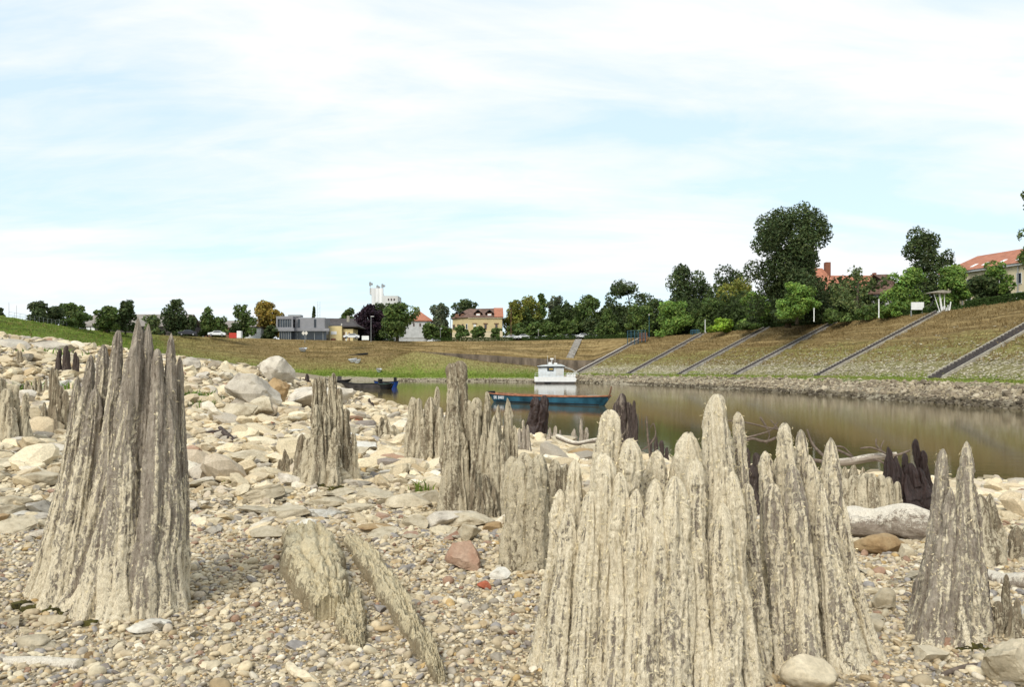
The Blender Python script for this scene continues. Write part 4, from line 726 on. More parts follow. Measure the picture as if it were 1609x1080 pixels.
plank('broken_timber', [(548,848,10,.02,0),(572,880,17,.035,.01),(605,930,17,.045,.01),(640,985,15,.04,.01),(672,1035,12,.03,.01),(694,1076,7,.02,0)], 'long narrow cream beam pointing down to the bottom of the picture', 7)
# ---------------------------------------------------------------- named boulders
bg = 'boulders on the beach'
for a in [
 (437,606,66,46,'grey','tall peaked grey boulder behind the rounded boulders',11,'rough'),
 (396,643,88,54,'grey','big rounded grey boulder left of the peaked one',8,'rough'),
 (434,640,44,44,'brown','ochre sloping boulder between the rounded grey boulder and the dark-faced one',12,'rough'),
 (500,650,112,48,'grey','large white-topped boulder with a dark left face behind the hollow brown stump',17,'rough'),
 (413,657,42,34,'cream','pale blocky rock in front of the rounded grey boulder',21),
 (372,664,66,28,'cream','low cream slab rock left of the pale blocky rock',25),
 (300,583,40,22,'grey','small rounded grey boulder on the rim right of the largest left stump',31,'rough'),
 (302,726,46,28,'red','reddish brown stone right beside the largest left stump',37),
 (296,734,40,12,'brown','flat brown stone under the reddish one',38),
 (735,903,68,48,'red','large angular stone with a red flank on the gravel in the middle',41,'rough'),
 (791,918,40,22,'white','pinkish white stone right of the large red-flanked stone',43),
 (762,929,24,15,'brick','small orange-brown stone below the large red-flanked stone',45,'round'),
 (1273,1090,86,46,'cream','smooth cream boulder cut by the bottom edge between the big stumps',49,'round'),
 (1588,1085,84,74,'cream','pale porous boulder in the bottom right corner',53,'rough'),
 (1232,1056,28,24,'red','round pink stone in the gap between the two big cream stumps',56,'round'),
 (1385,876,78,30,'brown','ochre rock under the white driftwood log',59,'round'),
 (1422,880,34,26,'cream','cream rock right of the ochre rock under the log',60),
 (1480,950,0.1,0.1,'cream','',0),
 (1578,776,42,18,'white','white rock at the water edge by the right border',63),
 (18,552,52,20,'grey','flat grey block on the rim at the far left edge',66),
 (82,555,58,24,'grey','long flat grey block on the rim left of the dark square stump',67),
 (62,552,24,18,'grey','pale triangular rock between the two flat grey blocks',68),
 (160,563,54,15,'brown','dark brown slab tilted on the rim behind the largest left stump',69),
 (148,546,14,9,'brick','orange brick piece behind the dark brown slab',70),
 (40,642,46,28,'grey','pointed grey rock above the row of low brown spikes',71),
 (100,648,20,16,'white','white round stone under the dark square stump',72,'round'),
 (60,768,74,26,'cream','broad smooth cream slab left of the largest left stump',73,'round'),
 (20,742,58,20,'cream','flat cream rock under the blunt-fingered stump',74),
 (34,706,44,18,'grey','grey stone with a rusty stain touching the blunt-fingered stump',75),
 (60,733,50,18,'cream','cream slab between two others left of the largest stump',76),
 (66,698,40,16,'cream','square pale slab under the brown shards',77),
 (62,664,44,26,'cream','light angular slab beside the front shard of the brown stump',78),
 (14,800,60,16,'cream','low pale slab at the left edge halfway down',79,'round'),
 (30,822,70,14,'white','thin whitish slab at the left edge above the pebbles',80),
 (232,1000,70,16,'white','white flat shell-like stone at the foot of the largest left stump',81,'round'),
 (85,985,44,16,'cream','rounded pale stone below the mossy foot of the largest left stump',82,'round'),
 (50,1024,56,18,'cream','smooth pale rock above the half buried log',83,'round'),
 (590,786,70,14,'cream','long pale slab right of the hollow brown stump',84),
 (640,800,84,20,'cream','long curved cream slab in the middle of the stone band',85,'round'),
 (690,775,56,24,'cream','rounded tan rock left of the high post stump',86,'round'),
 (655,828,46,22,'cream','blocky cream stone in front of the curved slab',87),
 (602,822,30,16,'red','pale pink stone in the stone band',88,'round'),
 (563,808,80,14,'cream','flat slab in front of the hollow brown stump',89),
 (453,768,38,28,'grey','rounded grey stone at the left foot of the hollow brown stump',90),
 (425,752,66,12,'cream','thin pale slab left of the hollow brown stump',91),
 (380,732,84,22,'cream','long sloping cream slab below the tangled root clump',92),
 (520,742,0.1,0.1,'cream','',0),
 (330,755,56,18,'cream','wide low cream slab right of the largest left stump',93),
 (570,716,64,22,'white','bright pale slab just right of the hollow brown stump',94),
 (555,690,44,20,'cream','pale slab beside the crumbling stump',95),
 (587,707,17,11,'brick','orange-red brick piece on the rubble in the middle',96),
 (622,733,26,12,'brick','dark red brick fragment left of the three-fingered stump',97),
 (640,738,18,10,'brick','second dark red brick fragment touching the three-fingered stump',98),
 (420,671,24,9,'brick','red stain-coloured stone on the gravel above the root clump',99),
 (562,670,22,12,'brick','dark red-brown stone among rocks right of the hollow stump',100),
 (478,682,24,12,'white','small white stone left of the hollow brown stump',101),
 (820,697,0.1,0.1,'cream','',0),
 (885,704,46,18,'cream','tan rock at the waterline below the short grey stump',102),
 (850,708,34,12,'cream','pale flat rock at the waterline beside the reddish stump',103),
 (930,722,50,24,'cream','pale angular rock behind the upper left of the biggest cream stump',104),
 (905,722,56,16,'brown','brown slab behind the tan half hidden stump',105),
 (1370,1000,54,24,'cream','flat tan rock between the four-pointed and two-pronged stumps',106,'round'),
 (1473,1012,0.1,0.1,'cream','',0),
 (1474,1024,46,24,'red','reddish rock touching the front of the two-pronged stump',107),
 (1472,1046,64,20,'cream','low cream rock in front of the two-pronged stump',108),
 (1388,962,40,34,'cream','rounded pale boulder left of the two-pronged stump',109,'round'),
 (480,838,40,20,'white','whitish rounded stone at the top of the thick broken timber',110,'round'),
 (515,800,60,16,'cream','low cream rock in front of the brown stump foot',111,'round'),
 (702,822,0.1,0.1,'cream','',0),
 (780,838,40,14,'brown','tan brick-like block at the foot of the low broken stump',112),
 (610,752,44,14,'grey','flat light grey block left of the three-fingered stump foot',113),
 (540,722,0.1,0.1,'cream','',0),
]:
    if a[2] < 1: continue
    rock(a[0], a[1], a[2], a[3], a[4], a[5], a[6]*7+1, a[7] if len(a) > 7 else 'angular', name='boulder', cat='rock', group=bg)
# loose rocks: shared prototypes, each rock an object
prot = {}
for ck in RM:
    prot[ck] = []
    for k in range(4):
        me = rock_mesh(500+k*13+len(ck), 1, .8, .42 if k % 2 else .6, 'rough' if k == 3 else 'angular'); me.materials.append(RM[ck]); prot[ck].append(me)
ZON = [((-20, 150), (610, 850), 46, (34, 90)), ((285, 780), (650, 850), 112, (26, 84)), ((0, 440), (566, 660), 46, (20, 48)), ((560, 780), (650, 760), 20, (18, 44)), ((820, 1000), (690, 740), 12, (14, 34)), ((1330, 1460), (860, 1070), 14, (18, 44)), ((1540, 1640), (780, 1000), 12, (20, 44)), ((300, 860), (850, 1070), 10, (16, 34)), ((0, 330), (980, 1075), 12, (24, 50))]
names_c = {'cream': 'pale cream', 'grey': 'grey', 'white': 'whitish', 'red': 'pinkish red', 'brick': 'orange-red', 'brown': 'tan brown'}
def near_stump(x, y):
    return all(math.hypot(x-s[3], y-s[2]) > s[4]*1.25 for s in ALL_ST)
LM = [(20, 700, 'the blunt-fingered left stump'), (85, 690, 'the brown left shards'), (110, 590, 'the dark square stump'), (60, 800, 'the smooth pale slabs at the left edge'), (300, 640, 'the bright green tuft'), (350, 710, 'the tangled root clump'), (310, 790, 'the largest left stump'), (412, 640, 'the big grey boulders'), (505, 768, 'the hollow brown stump'), (605, 690, 'the crumbling stump'), (665, 735, 'the three-fingered stump'), (715, 810, 'the high post stump'), (735, 900, 'the large red-flanked stone'), (500, 840, 'the broken timbers'),
 (600, 1000, 'the long cream beam'), (850, 690, 'the dark reddish stump'), (940, 700, 'the curved pale branch'), (1385, 870, 'the white driftwood log'), (1390, 960, 'the rounded pale boulder'), (1480, 1040, 'the two-pronged stump'), (1590, 790, 'the straight pole'), (1590, 900, 'the grey driftwood log at the right'), (150, 1000, 'the mossy foot of the largest stump'), (60, 1045, 'the half buried log'), (430, 760, 'the rounded grey stone by the hollow stump'), (640, 810, 'the curved cream slab')]
placed = []
for zi, ((a0, a1), (b0, b1), cnt, (s0, s1)) in enumerate(ZON):
    for k in range(cnt):
        for _ in range(12):
            px_, py_ = rnd.uniform(a0, a1), rnd.uniform(b0, b1); Y = march(px_, py_); x = PX(px_, Y)
            if Y < 80 and near_stump(x, Y) and float(G(x, Y)) > .1: break
        else: continue
        wp = s0+(s1-s0)*rnd.random()**1.8; ck = rnd.choices(['cream', 'grey', 'white', 'red', 'brown', 'brick'], [.62, .14, .1, .05, .075, .015])[0]
        wm = wp/F*Y; o = bpy.data.objects.new('rock', rnd.choice(prot[ck])); COL.objects.link(o)
        flat_ = rnd.uniform(.35, .8); o.location = (x, Y, float(G(x, Y))+wm*flat_*.16); o.scale = (wm, wm*rnd.uniform(.8, 1.3), wm*flat_); o.rotation_euler = (rnd.gauss(0, .15), rnd.gauss(0, .15), rnd.uniform(0, 6.28))
        lm = min(LM, key=lambda q: math.hypot((q[0]-px_)*.8, (q[1]-py_)*1.6)); dx_, dy_ = px_-lm[0], py_-lm[1]
        wh = ('right of' if dx_ > 0 else 'left of') if abs(dx_) > 1.5*abs(dy_) else ('in front of' if dy_ > 0 else 'behind')
        tag(o, '%s %s %s %s %s' % ('large' if wp > 50 else 'medium' if wp > 30 else 'small', names_c[ck], 'flat stone' if flat_ < .5 else 'rock', wh, lm[2]), 'rock', 'loose rocks strewn over the beach')
# ---------------------------------------------------------------- moss and tufts of weed
def tuft(px, py, h, label, n=30, spread=.08, colr=(.10, .17, .02), wdt=.35):
    Y = march(px, py); x = PX(px, Y); z = float(G(x, Y)); e_ = emp('grass_tuft', (x, Y, z), label, 'grass tuft')
    p = np.stack([rng.normal(0, spread, n), rng.normal(0, spread, n), np.zeros(n)], 1)
    hh = rng.uniform(.5, 1, n)*h; blades('blades', p, hh, np.tile(colr, (n, 1))*rng.uniform(.7, 1.4, (n, 1)), '', 4, wdt, e_)
tuft(300, 628, .2, 'bright green weed tuft right behind the largest left stump', 60, .16)
tuft(316, 640, .14, 'small leafy green weed among the slabs right of the bright tuft', 30, .14, (.14, .19, .05))
tuft(672, 774, .11, 'slanting green grass tuft by the tan rock left of the high post', 22, .04, (.16, .22, .04))
tuft(720, 812, .05, 'tiny grass tuft at the foot of the high post stump', 24, .05)
tuft(80, 560, .22, 'green weeds on the rim in front of the long grey block', 50, .5)
tuft(62, 616, .2, 'low green growth under the row of brown spikes', 40, .25)
tuft(66, 678, .14, 'green growth at the foot of the front brown shard', 30, .12, (.12, .14, .03))
tuft(1052, 728, .35, 'reedy green blades at the water behind the biggest stump', 14, .05, (.12, .17, .03), .2)
tuft(368, 762, .05, 'tiny green sprout on the gravel below the root clump', 12, .03, (.14, .2, .03))
def moss(pts, label):
    o0 = None
    v, f = ico(3)
    for i, (px, py, wp) in enumerate(pts):
        Y = march(px, py); s = wp/F*Y; d = v*(1+.35*fbm(v[:, 0]*3+i, v[:, 1]*3, v[:, 2]*3, 4, i, .7))[:, None]*np.array([s*.75, s*.5, s*.42])
        d = d+np.array([PX(px, Y), Y, PZ(py, Y)+s*.05])
        if o0 is None: VV, FF = [d], [f]; o0 = 1
        else: FF.append(f+sum(len(q) for q in VV)); VV.append(d)
    V_ = np.concatenate(VV); org = V_.mean(0); o = link('moss_patch', mesh_np('moss_patch', V_-org, np.concatenate(FF), True), None, M['moss']); o.location = org; tag(o, label, 'moss')
moss([(36,955,22),(50,962,24),(66,964,22),(84,966,24),(98,968,20),(112,968,18),(128,972,18),(140,985,20),(152,978,14)], 'dark green-brown moss along the left foot of the largest left stump')
moss([(1258,1040,18),(1275,1044,20),(1240,1036,12)], 'brown moss in the hollow under the four-pointed stump')
moss([(1530,1022,22),(1548,1028,20),(1512,1026,14)], 'rusty brown moss under the two-pronged stump')
moss([(712,812,14),(724,818,16),(736,824,14),(790,826,12)], 'brown moss at the foot of the high post stump')
moss([(806,890,14),(818,896,14),(828,904,12)], 'dark moss at the foot of the flat-topped stump')
moss([(500,768,16),(518,772,16),(534,770,12),(476,768,14)], 'brown moss under the hollow brown stump')
# ---------------------------------------------------------------- trees
def tree(px, top, hw, Y, kind, label, n=3200, base=8.4+EYE, cb=.25, shape='round', seed=0, lobes=16, name='tree', group=None, ls=None, gap=.0, trunk=True):
    r = np.random.default_rng(seed+int(px)*3+int(top)); x = PX(px, Y); H = PZ(top, Y)-base; Wd = hw/F*Y
    e_ = emp(name, (x, Y, base), label, 'tree' if name != 'shrub' else 'shrub', group)
    colr = {'dark': (.034,.05,.017), 'mid': (.052,.08,.02), 'light': (.085,.14,.028), 'olive': (.095,.105,.02), 'autumn': (.13,.10,.02), 'purple': (.022,.012,.018), 'sparse': (.075,.10,.035), 'grey': (.065,.08,.045), 'bright': (.12,.19,.02)}[kind]
    zc = H*(1+cb)/2; hz = H*(1-cb)/2
    L_ = []
    Wd *= (1.2 if 800 < px < 1200 else 1.08) if shape != 'cone' else 1.2; n = int(n*1.2)
    for k in range(lobes):
        a_ = r.uniform(0, 6.28); zf = cb+(1-cb)*(k+.5)/lobes*.93; q = r.uniform(.3, .86)*math.sqrt(max(.08, 1-((zf-.42)/.62)**2)) if shape != 'cone' else r.uniform(.3, .6)
        c = np.array([math.cos(a_)*Wd*q, math.sin(a_)*Wd*q, H*zf])
        if shape == 'cone': w__ = max(.12, 1-(c[2]-H*cb)/(H*(1-cb))); c[0] *= w__*1.3; c[1] *= w__*1.3
        rr = (r.uniform(.26, .44)*Wd)*(1 if shape != 'cone' else max(.3, 1.1-(c[2]/H)))
        L_.append((c, np.array([rr, rr, rr*r.uniform(.7, .95)*max(.8, min(1.4, hz/Wd))]), r.uniform(.75, 1.3)))
    if shape != 'open': L_ += [(np.array([0, 0, zc*.95]), np.array([Wd*.6, Wd*.6, hz*.85]), .85)]
    topc = np.array([r.uniform(-.2, .2)*Wd, 0, H-.2*hz]); L_.append((topc, np.array([Wd*.3, Wd*.3, .22*hz]), 1.1))
    vol = np.array([(l[1][0]*l[1][1]*l[1][2])**.67 for l in L_]); k = r.choice(len(L_), n, p=vol/vol.sum())
    n = int(n*1.35); vol = vol; k = r.choice(len(L_), n, p=vol/vol.sum()); d = r.normal(size=(n, 3)); d /= np.linalg.norm(d, axis=1)[:, None]; q = r.uniform(.35, 1.03, n)**.6
    C = np.array([l[0] for l in L_])[k]+d*np.array([l[1] for l in L_])[k]*q[:, None]
    C[:, 2] = np.maximum(C[:, 2], H*cb*.6)
    if gap:
        kk = fbm(C[:, 0]/Wd*2.2+seed, C[:, 1]/Wd*2.2, C[:, 2]/Wd*2.2, 2, seed) > -.35+gap; C = C[kk]; k = k[kk]; d = d[kk]
    n_ = len(C); s = (ls or .0013*Y+.06)*r.uniform(.6, 1.5, n_)
    nn = d*.6+r.normal(0, .55, (n_, 3)); nn[:, 2] += .25; nn /= np.linalg.norm(nn, axis=1)[:, None]
    a = np.cross(nn, r.normal(size=(n_, 3))); a /= np.linalg.norm(a, axis=1)[:, None]; b_ = np.cross(nn, a)
    sh = s[:, None]; V = np.stack([C-a*sh, C-b_*sh*.55+nn*sh*.15, C+a*sh, C+b_*sh*.55+nn*sh*.15], 1).reshape(-1, 3)
    lb = np.array([l[2] for l in L_])[k]; cc = np.array(colr)[None]*1.75*(lb*r.uniform(.7, 1.35, n_))[:, None]*np.stack([r.uniform(.85, 1.25, n_), np.ones(n_), r.uniform(.8, 1.2, n_)], 1)
    me = mesh_np('crown', V, np.arange(n_*4).reshape(-1, 4), False, cols=np.repeat(cc, 4, 0)); link('crown', me, e_, M['leaf'])
    if trunk:
        mb = MB(); tr = max(.06, min(Wd*.07, .5)); mb.tube([(0, 0, -.6), (.1*tr, 0, H*cb*.6), (r.uniform(-1, 1)*tr, 0, H*.5), (r.uniform(-1, 1)*tr*2, 0, H*.8)], [tr*1.3, tr, tr*.6, tr*.15], 8)
        for j in range(7):
            c = L_[j % len(L_)][0]; z0 = H*(cb*.6+.08*j*(1-cb)); mb.tube([(0, 0, min(z0, c[2]*.8)), (c[0]*.5, c[1]*.5, (z0+c[2])*.5), tuple(c)], [tr*.45, tr*.28, tr*.08], 5)
        mb.build('trunk', M['bark'], e_, True)
    return e_
gl = 'trees along the top of the left bank'; gr_ = 'trees along the top of the right bank'
for i, a in enumerate([
 (0,484,8,153,'dark','dark bush cut by the left edge on the green bank crest',800,.0),(68,478,27,157,'dark','broad dark tree leftmost on the bank crest',2600,.0),(116,477,22,164,'mid','rounded green tree second from the left on the crest',2200,.0),
 (168,482,19,176,'mid','smaller loose tree before the grey warehouse roof',1600,.0),(197,473,16,180,'dark','narrow upright tree touching the smaller loose one',1800,.05),(240,496,14,205,'sparse','thin wispy shrub-like tree behind the largest left stump',700,.05)]):
    tree(*a[:6], n=a[6], cb=a[7], seed=i, group=gl, base=10.9 if a[0] > 10 else 10.6)
tree(273,470,28,212,'dark','tall tree with a pointed top left of the white gate pillar',2800,cb=.02,shape='cone',seed=11,group=gl); tree(298,498,12,212,'dark','low side tree leaning against the pointed one',900,cb=.05,seed=12,group=gl)
tree(326,483,16,217,'mid','tree with an off-centre pointed top right of the white pillar',1500,cb=.05,shape='cone',seed=13,group=gl); tree(345,499,16,218,'mid','round low tree beside the off-centre pointed one',1100,cb=.1,seed=14,group=gl)
tree(382,479,20,228,'mid','loose airy tree left of the small white shed',1600,cb=.1,seed=15,group=gl,gap=.1,lobes=14); tree(368,508,11,226,'dark','dark low crown under the airy tree',800,cb=.1,seed=16,group=gl)
tree(422,475,25,238,'autumn','yellow-orange autumn tree left of the grey modern building',3000,cb=.15,seed=17,group=gl); tree(424,512,14,232,'dark','dark green bush under the autumn tree',900,cb=.0,seed=18,name='shrub',group=gl)
tree(493,482,5,330,'dark','small pointed conifer above the dark roofs',700,cb=.1,shape='cone',seed=19,group=gl); tree(545,486,14,310,'mid','rounded tree top showing above the dark roof',1400,cb=.3,seed=20,group=gl)
tree(577,481,26,256,'purple','purple-black leaved tree beside the yellow building',3200,cb=.05,seed=21,group=gl); tree(600,478,22,262,'dark','olive dark tree below the white silo',2600,cb=.05,seed=22,group=gl)
tree(624,478,33,240,'mid','broad spreading tree with open branches right of the silo',3800,cb=.18,seed=23,group=gl,gap=.08,lobes=22)
tree(693,478,17,285,'grey','tall rounded tree between the white house and the yellow mansion',2400,cb=.1,seed=24,group=gr_); tree(672,508,13,262,'mid','small green tree in front of the white house',1000,cb=.2,seed=25,group=gr_); tree(698,514,13,266,'mid','small round tree left of the mansion corner',1000,cb=.15,seed=26,group=gr_); tree(684,514,12,264,'mid','small tree behind the thin lamp by the white house',900,cb=.15,seed=27,group=gr_)
tree(735,472,26,330,'dark','wide dark tree rising behind the mansion roof',2200,cb=.4,seed=28,group=gr_)
for i, (px, tp) in enumerate([(725, 512), (752, 514), (782, 516)]):
    tree(px, tp, 10.5, 243, 'mid', ['leftmost of three small clipped street trees before the mansion', 'middle of three small clipped street trees before the mansion', 'rightmost of three small clipped street trees before the mansion'][i], 900, cb=.35, seed=30+i, group='small street trees before the mansion')
for i, a in enumerate([(810,474,19,262,'olive','dark olive tree touching the mansion on its right',2600,.1),(832,470,26,262,'olive','large yellowish olive tree behind the parked cars',3200,.1),(850,461,10,300,'mid','light tree top peeking above the yellowish olive tree',900,.4),(873,466,15,285,'grey','slim greyish tree right of the olive tree',2000,.1),
 (815,508,14,248,'mid','first low round tree of the row above the parked cars',1000,.2),(838,508,14,247,'mid','second low round tree of the row above the parked cars',1000,.2),(863,505,14,245,'mid','third low round tree of the row above the parked cars',1000,.2),(889,504,15,243,'mid','last low round tree of the row above the parked cars',1100,.2),
 (910,478,20,255,'dark','dark tree right of the half hidden grey building',1800,.1),(925,465,24,246,'mid','tall leafy tree with a ragged top above the right end of the cars',2800,.12),(935,500,18,240,'dark','dark crown low on a visible black trunk',1400,.15),(955,486,17,232,'mid','rounded tree left of the crown with sky gaps',1800,.05),
 (990,443,38,245,'dark','big tree with holes of sky through its crown',4200,.1),(963,505,16,226,'mid','low green tree near the blue railing on the left',1200,.0),(1008,480,20,214,'mid','medium green tree behind the street lamp',1800,.0),(1030,470,24,236,'dark','dark filler tree behind the street lamp',2200,.0),
 (1060,473,28,206,'light','bright green tree right of the street lamp',2600,.0),(1077,417,34,228,'dark','tall dark tree with a domed top left of the tallest one',4600,.05),(1105,440,26,232,'dark','dark tree shoulder right of the domed tree',2600,.05),(1113,468,22,200,'mid','blue-green tree below the dark shoulder',1800,.0),
 (1150,424,36,225,'dark','wide dark flat-topped tree left of the tallest tree',3800,.05),(1160,440,30,205,'olive','olive green tree in front of the wide dark one',3000,.05),(1187,462,22,172,'light','slender light green tree before the tallest tree',1800,.15)]):
    tree(a[0], a[1], a[2], a[3], a[4], a[5], a[6], cb=a[7], seed=40+i, group=gr_, gap=.05 if i == 12 else 0, base=10.9)
tree(1238,330,62,152,'dark','tallest tree of all, huge dark dome leaning over the red roof',24000,cb=.03,seed=70,group=gr_,lobes=44,ls=.24)
tree(1252,445,30,141,'light','light green rounded tree in front of the tallest tree',3400,cb=.12,seed=71,group=gr_,lobes=20)
tree(1345,419,38,150,'sparse','sparse airy tree before the red roofed house',1700,cb=.12,seed=72,group=gr_,gap=.22,lobes=20,shape='open')
tree(1425,422,32,134,'light','leafy green tree left of the tall dark one by the pergola',3600,cb=.15,seed=73,group=gr_,lobes=20)
tree(1455,362,38,150,'dark','tall dark tree above the white pergola',7500,cb=.02,seed=74,group=gr_,lobes=26,ls=.24)
tree(1497,419,30,128,'light','green tree behind the white pergola against the orange roof',3200,cb=.2,seed=75,group=gr_,lobes=18)
tree(1552,432,26,113,'dark','dense dark bushy tree before the long building',3600,cb=.0,seed=76,group=gr_,lobes=18); tree(1568,412,22,112,'light','light branching tree leaning over the dense bushy one',1500,cb=.3,seed=77,group=gr_,gap=.12)
tree(1634,285,32,100,'mid','tree cut off by the right edge, a few branches entering the picture',3600,cb=.3,seed=78,group=gr_,gap=.05)
for i, a in enumerate([(1137,502,20,178,'bright','round bright green shrub on the right crest'),(1175,508,16,165,'mid','dark shrub left of the tallest tree foot'),(1318,494,20,142,'mid','low green shrub right of the short white post'),(1305,486,12,146,'mid','dark shrub before the cream house wall'),(1365,481,22,136,'mid','shrub left of the thin white post'),(1400,478,26,130,'light','yellow-green shrub mass left of the white box'),(1180,500,12,170,'dark','small dark shrub under the slender tree')]):
    tree(a[0], a[1], a[2], a[3], a[4], a[5], 1300, cb=0, seed=90+i, name='shrub', lobes=8, group='shrubs on the right crest', trunk=False)
# undergrowth and far park trees that read as one dark mass behind the crest
def mass(name, t0, t1, o0, o1, h0, h1, n, colr, label, sc=.42):
    C = []
    for i in range(n):
        tt = rng.uniform(t0, t1); p = station(tt)[0]; a = p[3]; d = (p[2]-p[3])[:2]; d = d/np.linalg.norm(d); o_ = o0+(o1-o0)*rng.uniform(); hh = h0+(h1-h0)*(.5+.5*math.sin(tt*9+1.3))*(.6+.4*math.sin(tt*31+o_*.3))
        C.append((a[0]+d[0]*o_, a[1]+d[1]*o_, GZ0+hh*rng.uniform()**.8))
    C = np.array(C); n_ = len(C); s = sc*rng.uniform(.5, 1.4, (n_, 1)); nn = rng.normal(size=(n_, 3)); nn[:, 2] += .3; nn /= np.linalg.norm(nn, axis=1)[:, None]
    a = np.cross(nn, rng.normal(size=(n_, 3))); a /= np.linalg.norm(a, axis=1)[:, None]; b_ = np.cross(nn, a); V = np.stack([C-a*s, C-b_*s*.6, C+a*s, C+b_*s*.6], 1).reshape(-1, 3)
    o = link(name, mesh_np(name, V, np.arange(n_*4).reshape(-1, 4), False, cols=np.repeat(np.array([colr])*rng.uniform(.6, 1.5, (n_, 1)), 4, 0)), None, M['leaf']); tag(o, label, 'undergrowth', kind='stuff')
GZ0 = 8.4+EYE
mass('park_undergrowth', 5.45, 8.2, 6, 20, 5, 10.5, 40000, (.05, .075, .02), 'dark green undergrowth filling the park between the trunks on the right crest')
mass('park_undergrowth', 8.2, 10.45, 22, 40, 7, 13, 34000, (.05, .075, .02), 'dark green undergrowth behind the row of parked cars', .5)
mass('park_undergrowth', 3.4, 5.1, 5, 9, .6, 1.5, 7000, (.06, .10, .022), 'low green shrubbery behind the hedge in front of the red roofed houses', .3)
# hedges along the crest
def hedge(t0, t1, h, wd, label, off=.6, seed=0):
    p0 = dike(t0, 3); k = max(4, int((t1-t0)*24)); C = []; Cl = []
    for j in range(k):
        a = dike(t0+(t1-t0)*j/k, 3); b_ = dike(t0+(t1-t0)*(j+1)/k, 3); d = (b_-a); Ln = d.length; d.normalize(); nrm = Vector((-d.y, d.x, 0)) 
        nrm = nrm if nrm.dot(Vector((a.x, a.y-60, 0))) > 0 else -nrm
        m_ = int(Ln*420*h); u = rng.uniform(0, 1, m_); q = rng.uniform(-1, 1, m_); zz = rng.uniform(0, 1, m_); sel = rng.uniform(0, 1, m_) < .5
        q = np.where(sel, np.where(rng.uniform(0, 1, m_) < .8, -1, 1)*rng.uniform(.9, 1.05, m_), q); zz = np.where(sel, zz, rng.uniform(.9, 1.05, m_))
        ax = a.x+(b_.x-a.x)*u+nrm.x*(off+wd*.5+q*wd*.5); ay = a.y+(b_.y-a.y)*u+nrm.y*(off+wd*.5+q*wd*.5)
        C.append(np.stack([ax, ay, a.z+zz*h*(1+.06*np.sin(ax*1.3))], 1))
    C = np.concatenate(C); n_ = len(C); s = rng.uniform(.07, .17, (n_, 1)); nn = rng.normal(size=(n_, 3)); nn[:, 2] += .4; nn /= np.linalg.norm(nn, axis=1)[:, None]
    a = np.cross(nn, rng.normal(size=(n_, 3))); a /= np.linalg.norm(a, axis=1)[:, None]; b_ = np.cross(nn, a); org = np.array(p0[:])
    V = np.stack([C-a*s, C-b_*s*.6, C+a*s, C+b_*s*.6], 1).reshape(-1, 3)-org
    cc = np.array([(.05, .085, .018)])*rng.uniform(.6, 1.5, (n_, 1))
    o = link('hedge', mesh_np('hedge', V, np.arange(n_*4).reshape(-1, 4), False, cols=np.repeat(cc, 4, 0)), None, M['leaf']); o.location = p0; tag(o, label, 'hedge', 'clipped hedges along the crest')
hedge(2.2, 3.84, 1.1, 1.2, 'long clipped hedge right of the white pergola'); hedge(4.08, 4.93, .95, 1.2, 'clipped hedge between the pergola and the next stairs'); hedge(5.08, 5.9, 1.0, 1.1, 'clipped hedge under the tallest tree'); hedge(6.08, 6.93, 1.0, 1.0, 'clipped hedge left of the bright round shrub'); 
hedge(8.3, 9.35, 1.0, 1.0, 'dark hedge right of the small upper stairs'); hedge(9.5, 10.45, 1.1, 1.0, 'dark hedge below the parked cars'); hedge(10.6, 11.75, 1.0, 1.0, 'dark hedge below the yellow mansion')
# ---------------------------------------------------------------- stairs on the slope
def stairs(tt, label, r0=3.0, r1=7.02, wd=1.9, kerbs=('kerb', 'kerb'), steps=44, mt='stairstone'):
    T0 = dike(tt, r0); B0 = dike(tt, r1); d = T0-B0; H = d.z; hd = Vector((d.x, d.y, 0)); Ln = hd.length; hd.normalize(); sd_ = Vector((hd.y, -hd.x, 0))
    e_ = emp('embankment_stairs', B0, label, 'stairs', 'stairs down the embankment'); q = lambda u, v, z: hd*u+sd_*v+Vector((0, 0, z))
    vs, fs = [], []
    for i in range(steps):
        u0 = Ln*i/steps; u1 = Ln*(i+1)/steps; z0 = H*i/steps+.10; z1 = H*(i+1)/steps+.10; b_ = len(vs)
        vs += [q(u0, -wd/2, z0), q(u0, wd/2, z0), q(u0, -wd/2, z1), q(u0, wd/2, z1), q(u1, -wd/2, z1), q(u1, wd/2, z1)]; fs += [(b_, b_+1, b_+3, b_+2), (b_+2, b_+3, b_+5, b_+4)]
    mb = MB(); mb.add(vs, fs); mb.build('steps', M[mt], e_)
    for sgn, kk in ((-1, kerbs[0]), (1, kerbs[1])):
        if not kk: continue
        mb = MB(); a, b_ = sgn*wd/2, sgn*(wd/2+.2); a, b_ = min(a, b_), max(a, b_)
        mb.add([q(0, a, -.5), q(0, b_, -.5), q(0, b_, .32), q(0, a, .32), q(Ln, a, H-.5), q(Ln, b_, H-.5), q(Ln, b_, H+.32), q(Ln, a, H+.32)], [(0, 1, 2, 3), (4, 7, 6, 5), (0, 4, 5, 1), (1, 5, 6, 2), (2, 6, 7, 3), (3, 7, 4, 0)]); mb.build('kerb', M[kk], e_)
    return e_
for tt, lb in [(3.0, 'widest looking stairs, nearest, running out of the right edge'), (4.0, 'stairs climbing to the white pergola'), (5.0, 'stairs reaching the crest left of the cream house'), (6.0, 'stairs reaching the crest left of the tallest tree'), (7.0, 'stairs ending at the small blue railing'), (8.0, 'farthest long stairs with a bright white kerb, ending at the blue gate')]:
    stairs(tt, lb, kerbs=('kerb', 'kerb') if tt in (3.0, 4.0) else ('kerb', 'concrete') if tt != 8 else ('plaster', 'kerb'), wd=2.2 if tt == 3 else 1.9)
stairs(9.42, 'short upper stairs below the hedge, above the retaining wall', 3.0, 3.95, 1.9, (None, None), 18, 'concrete')
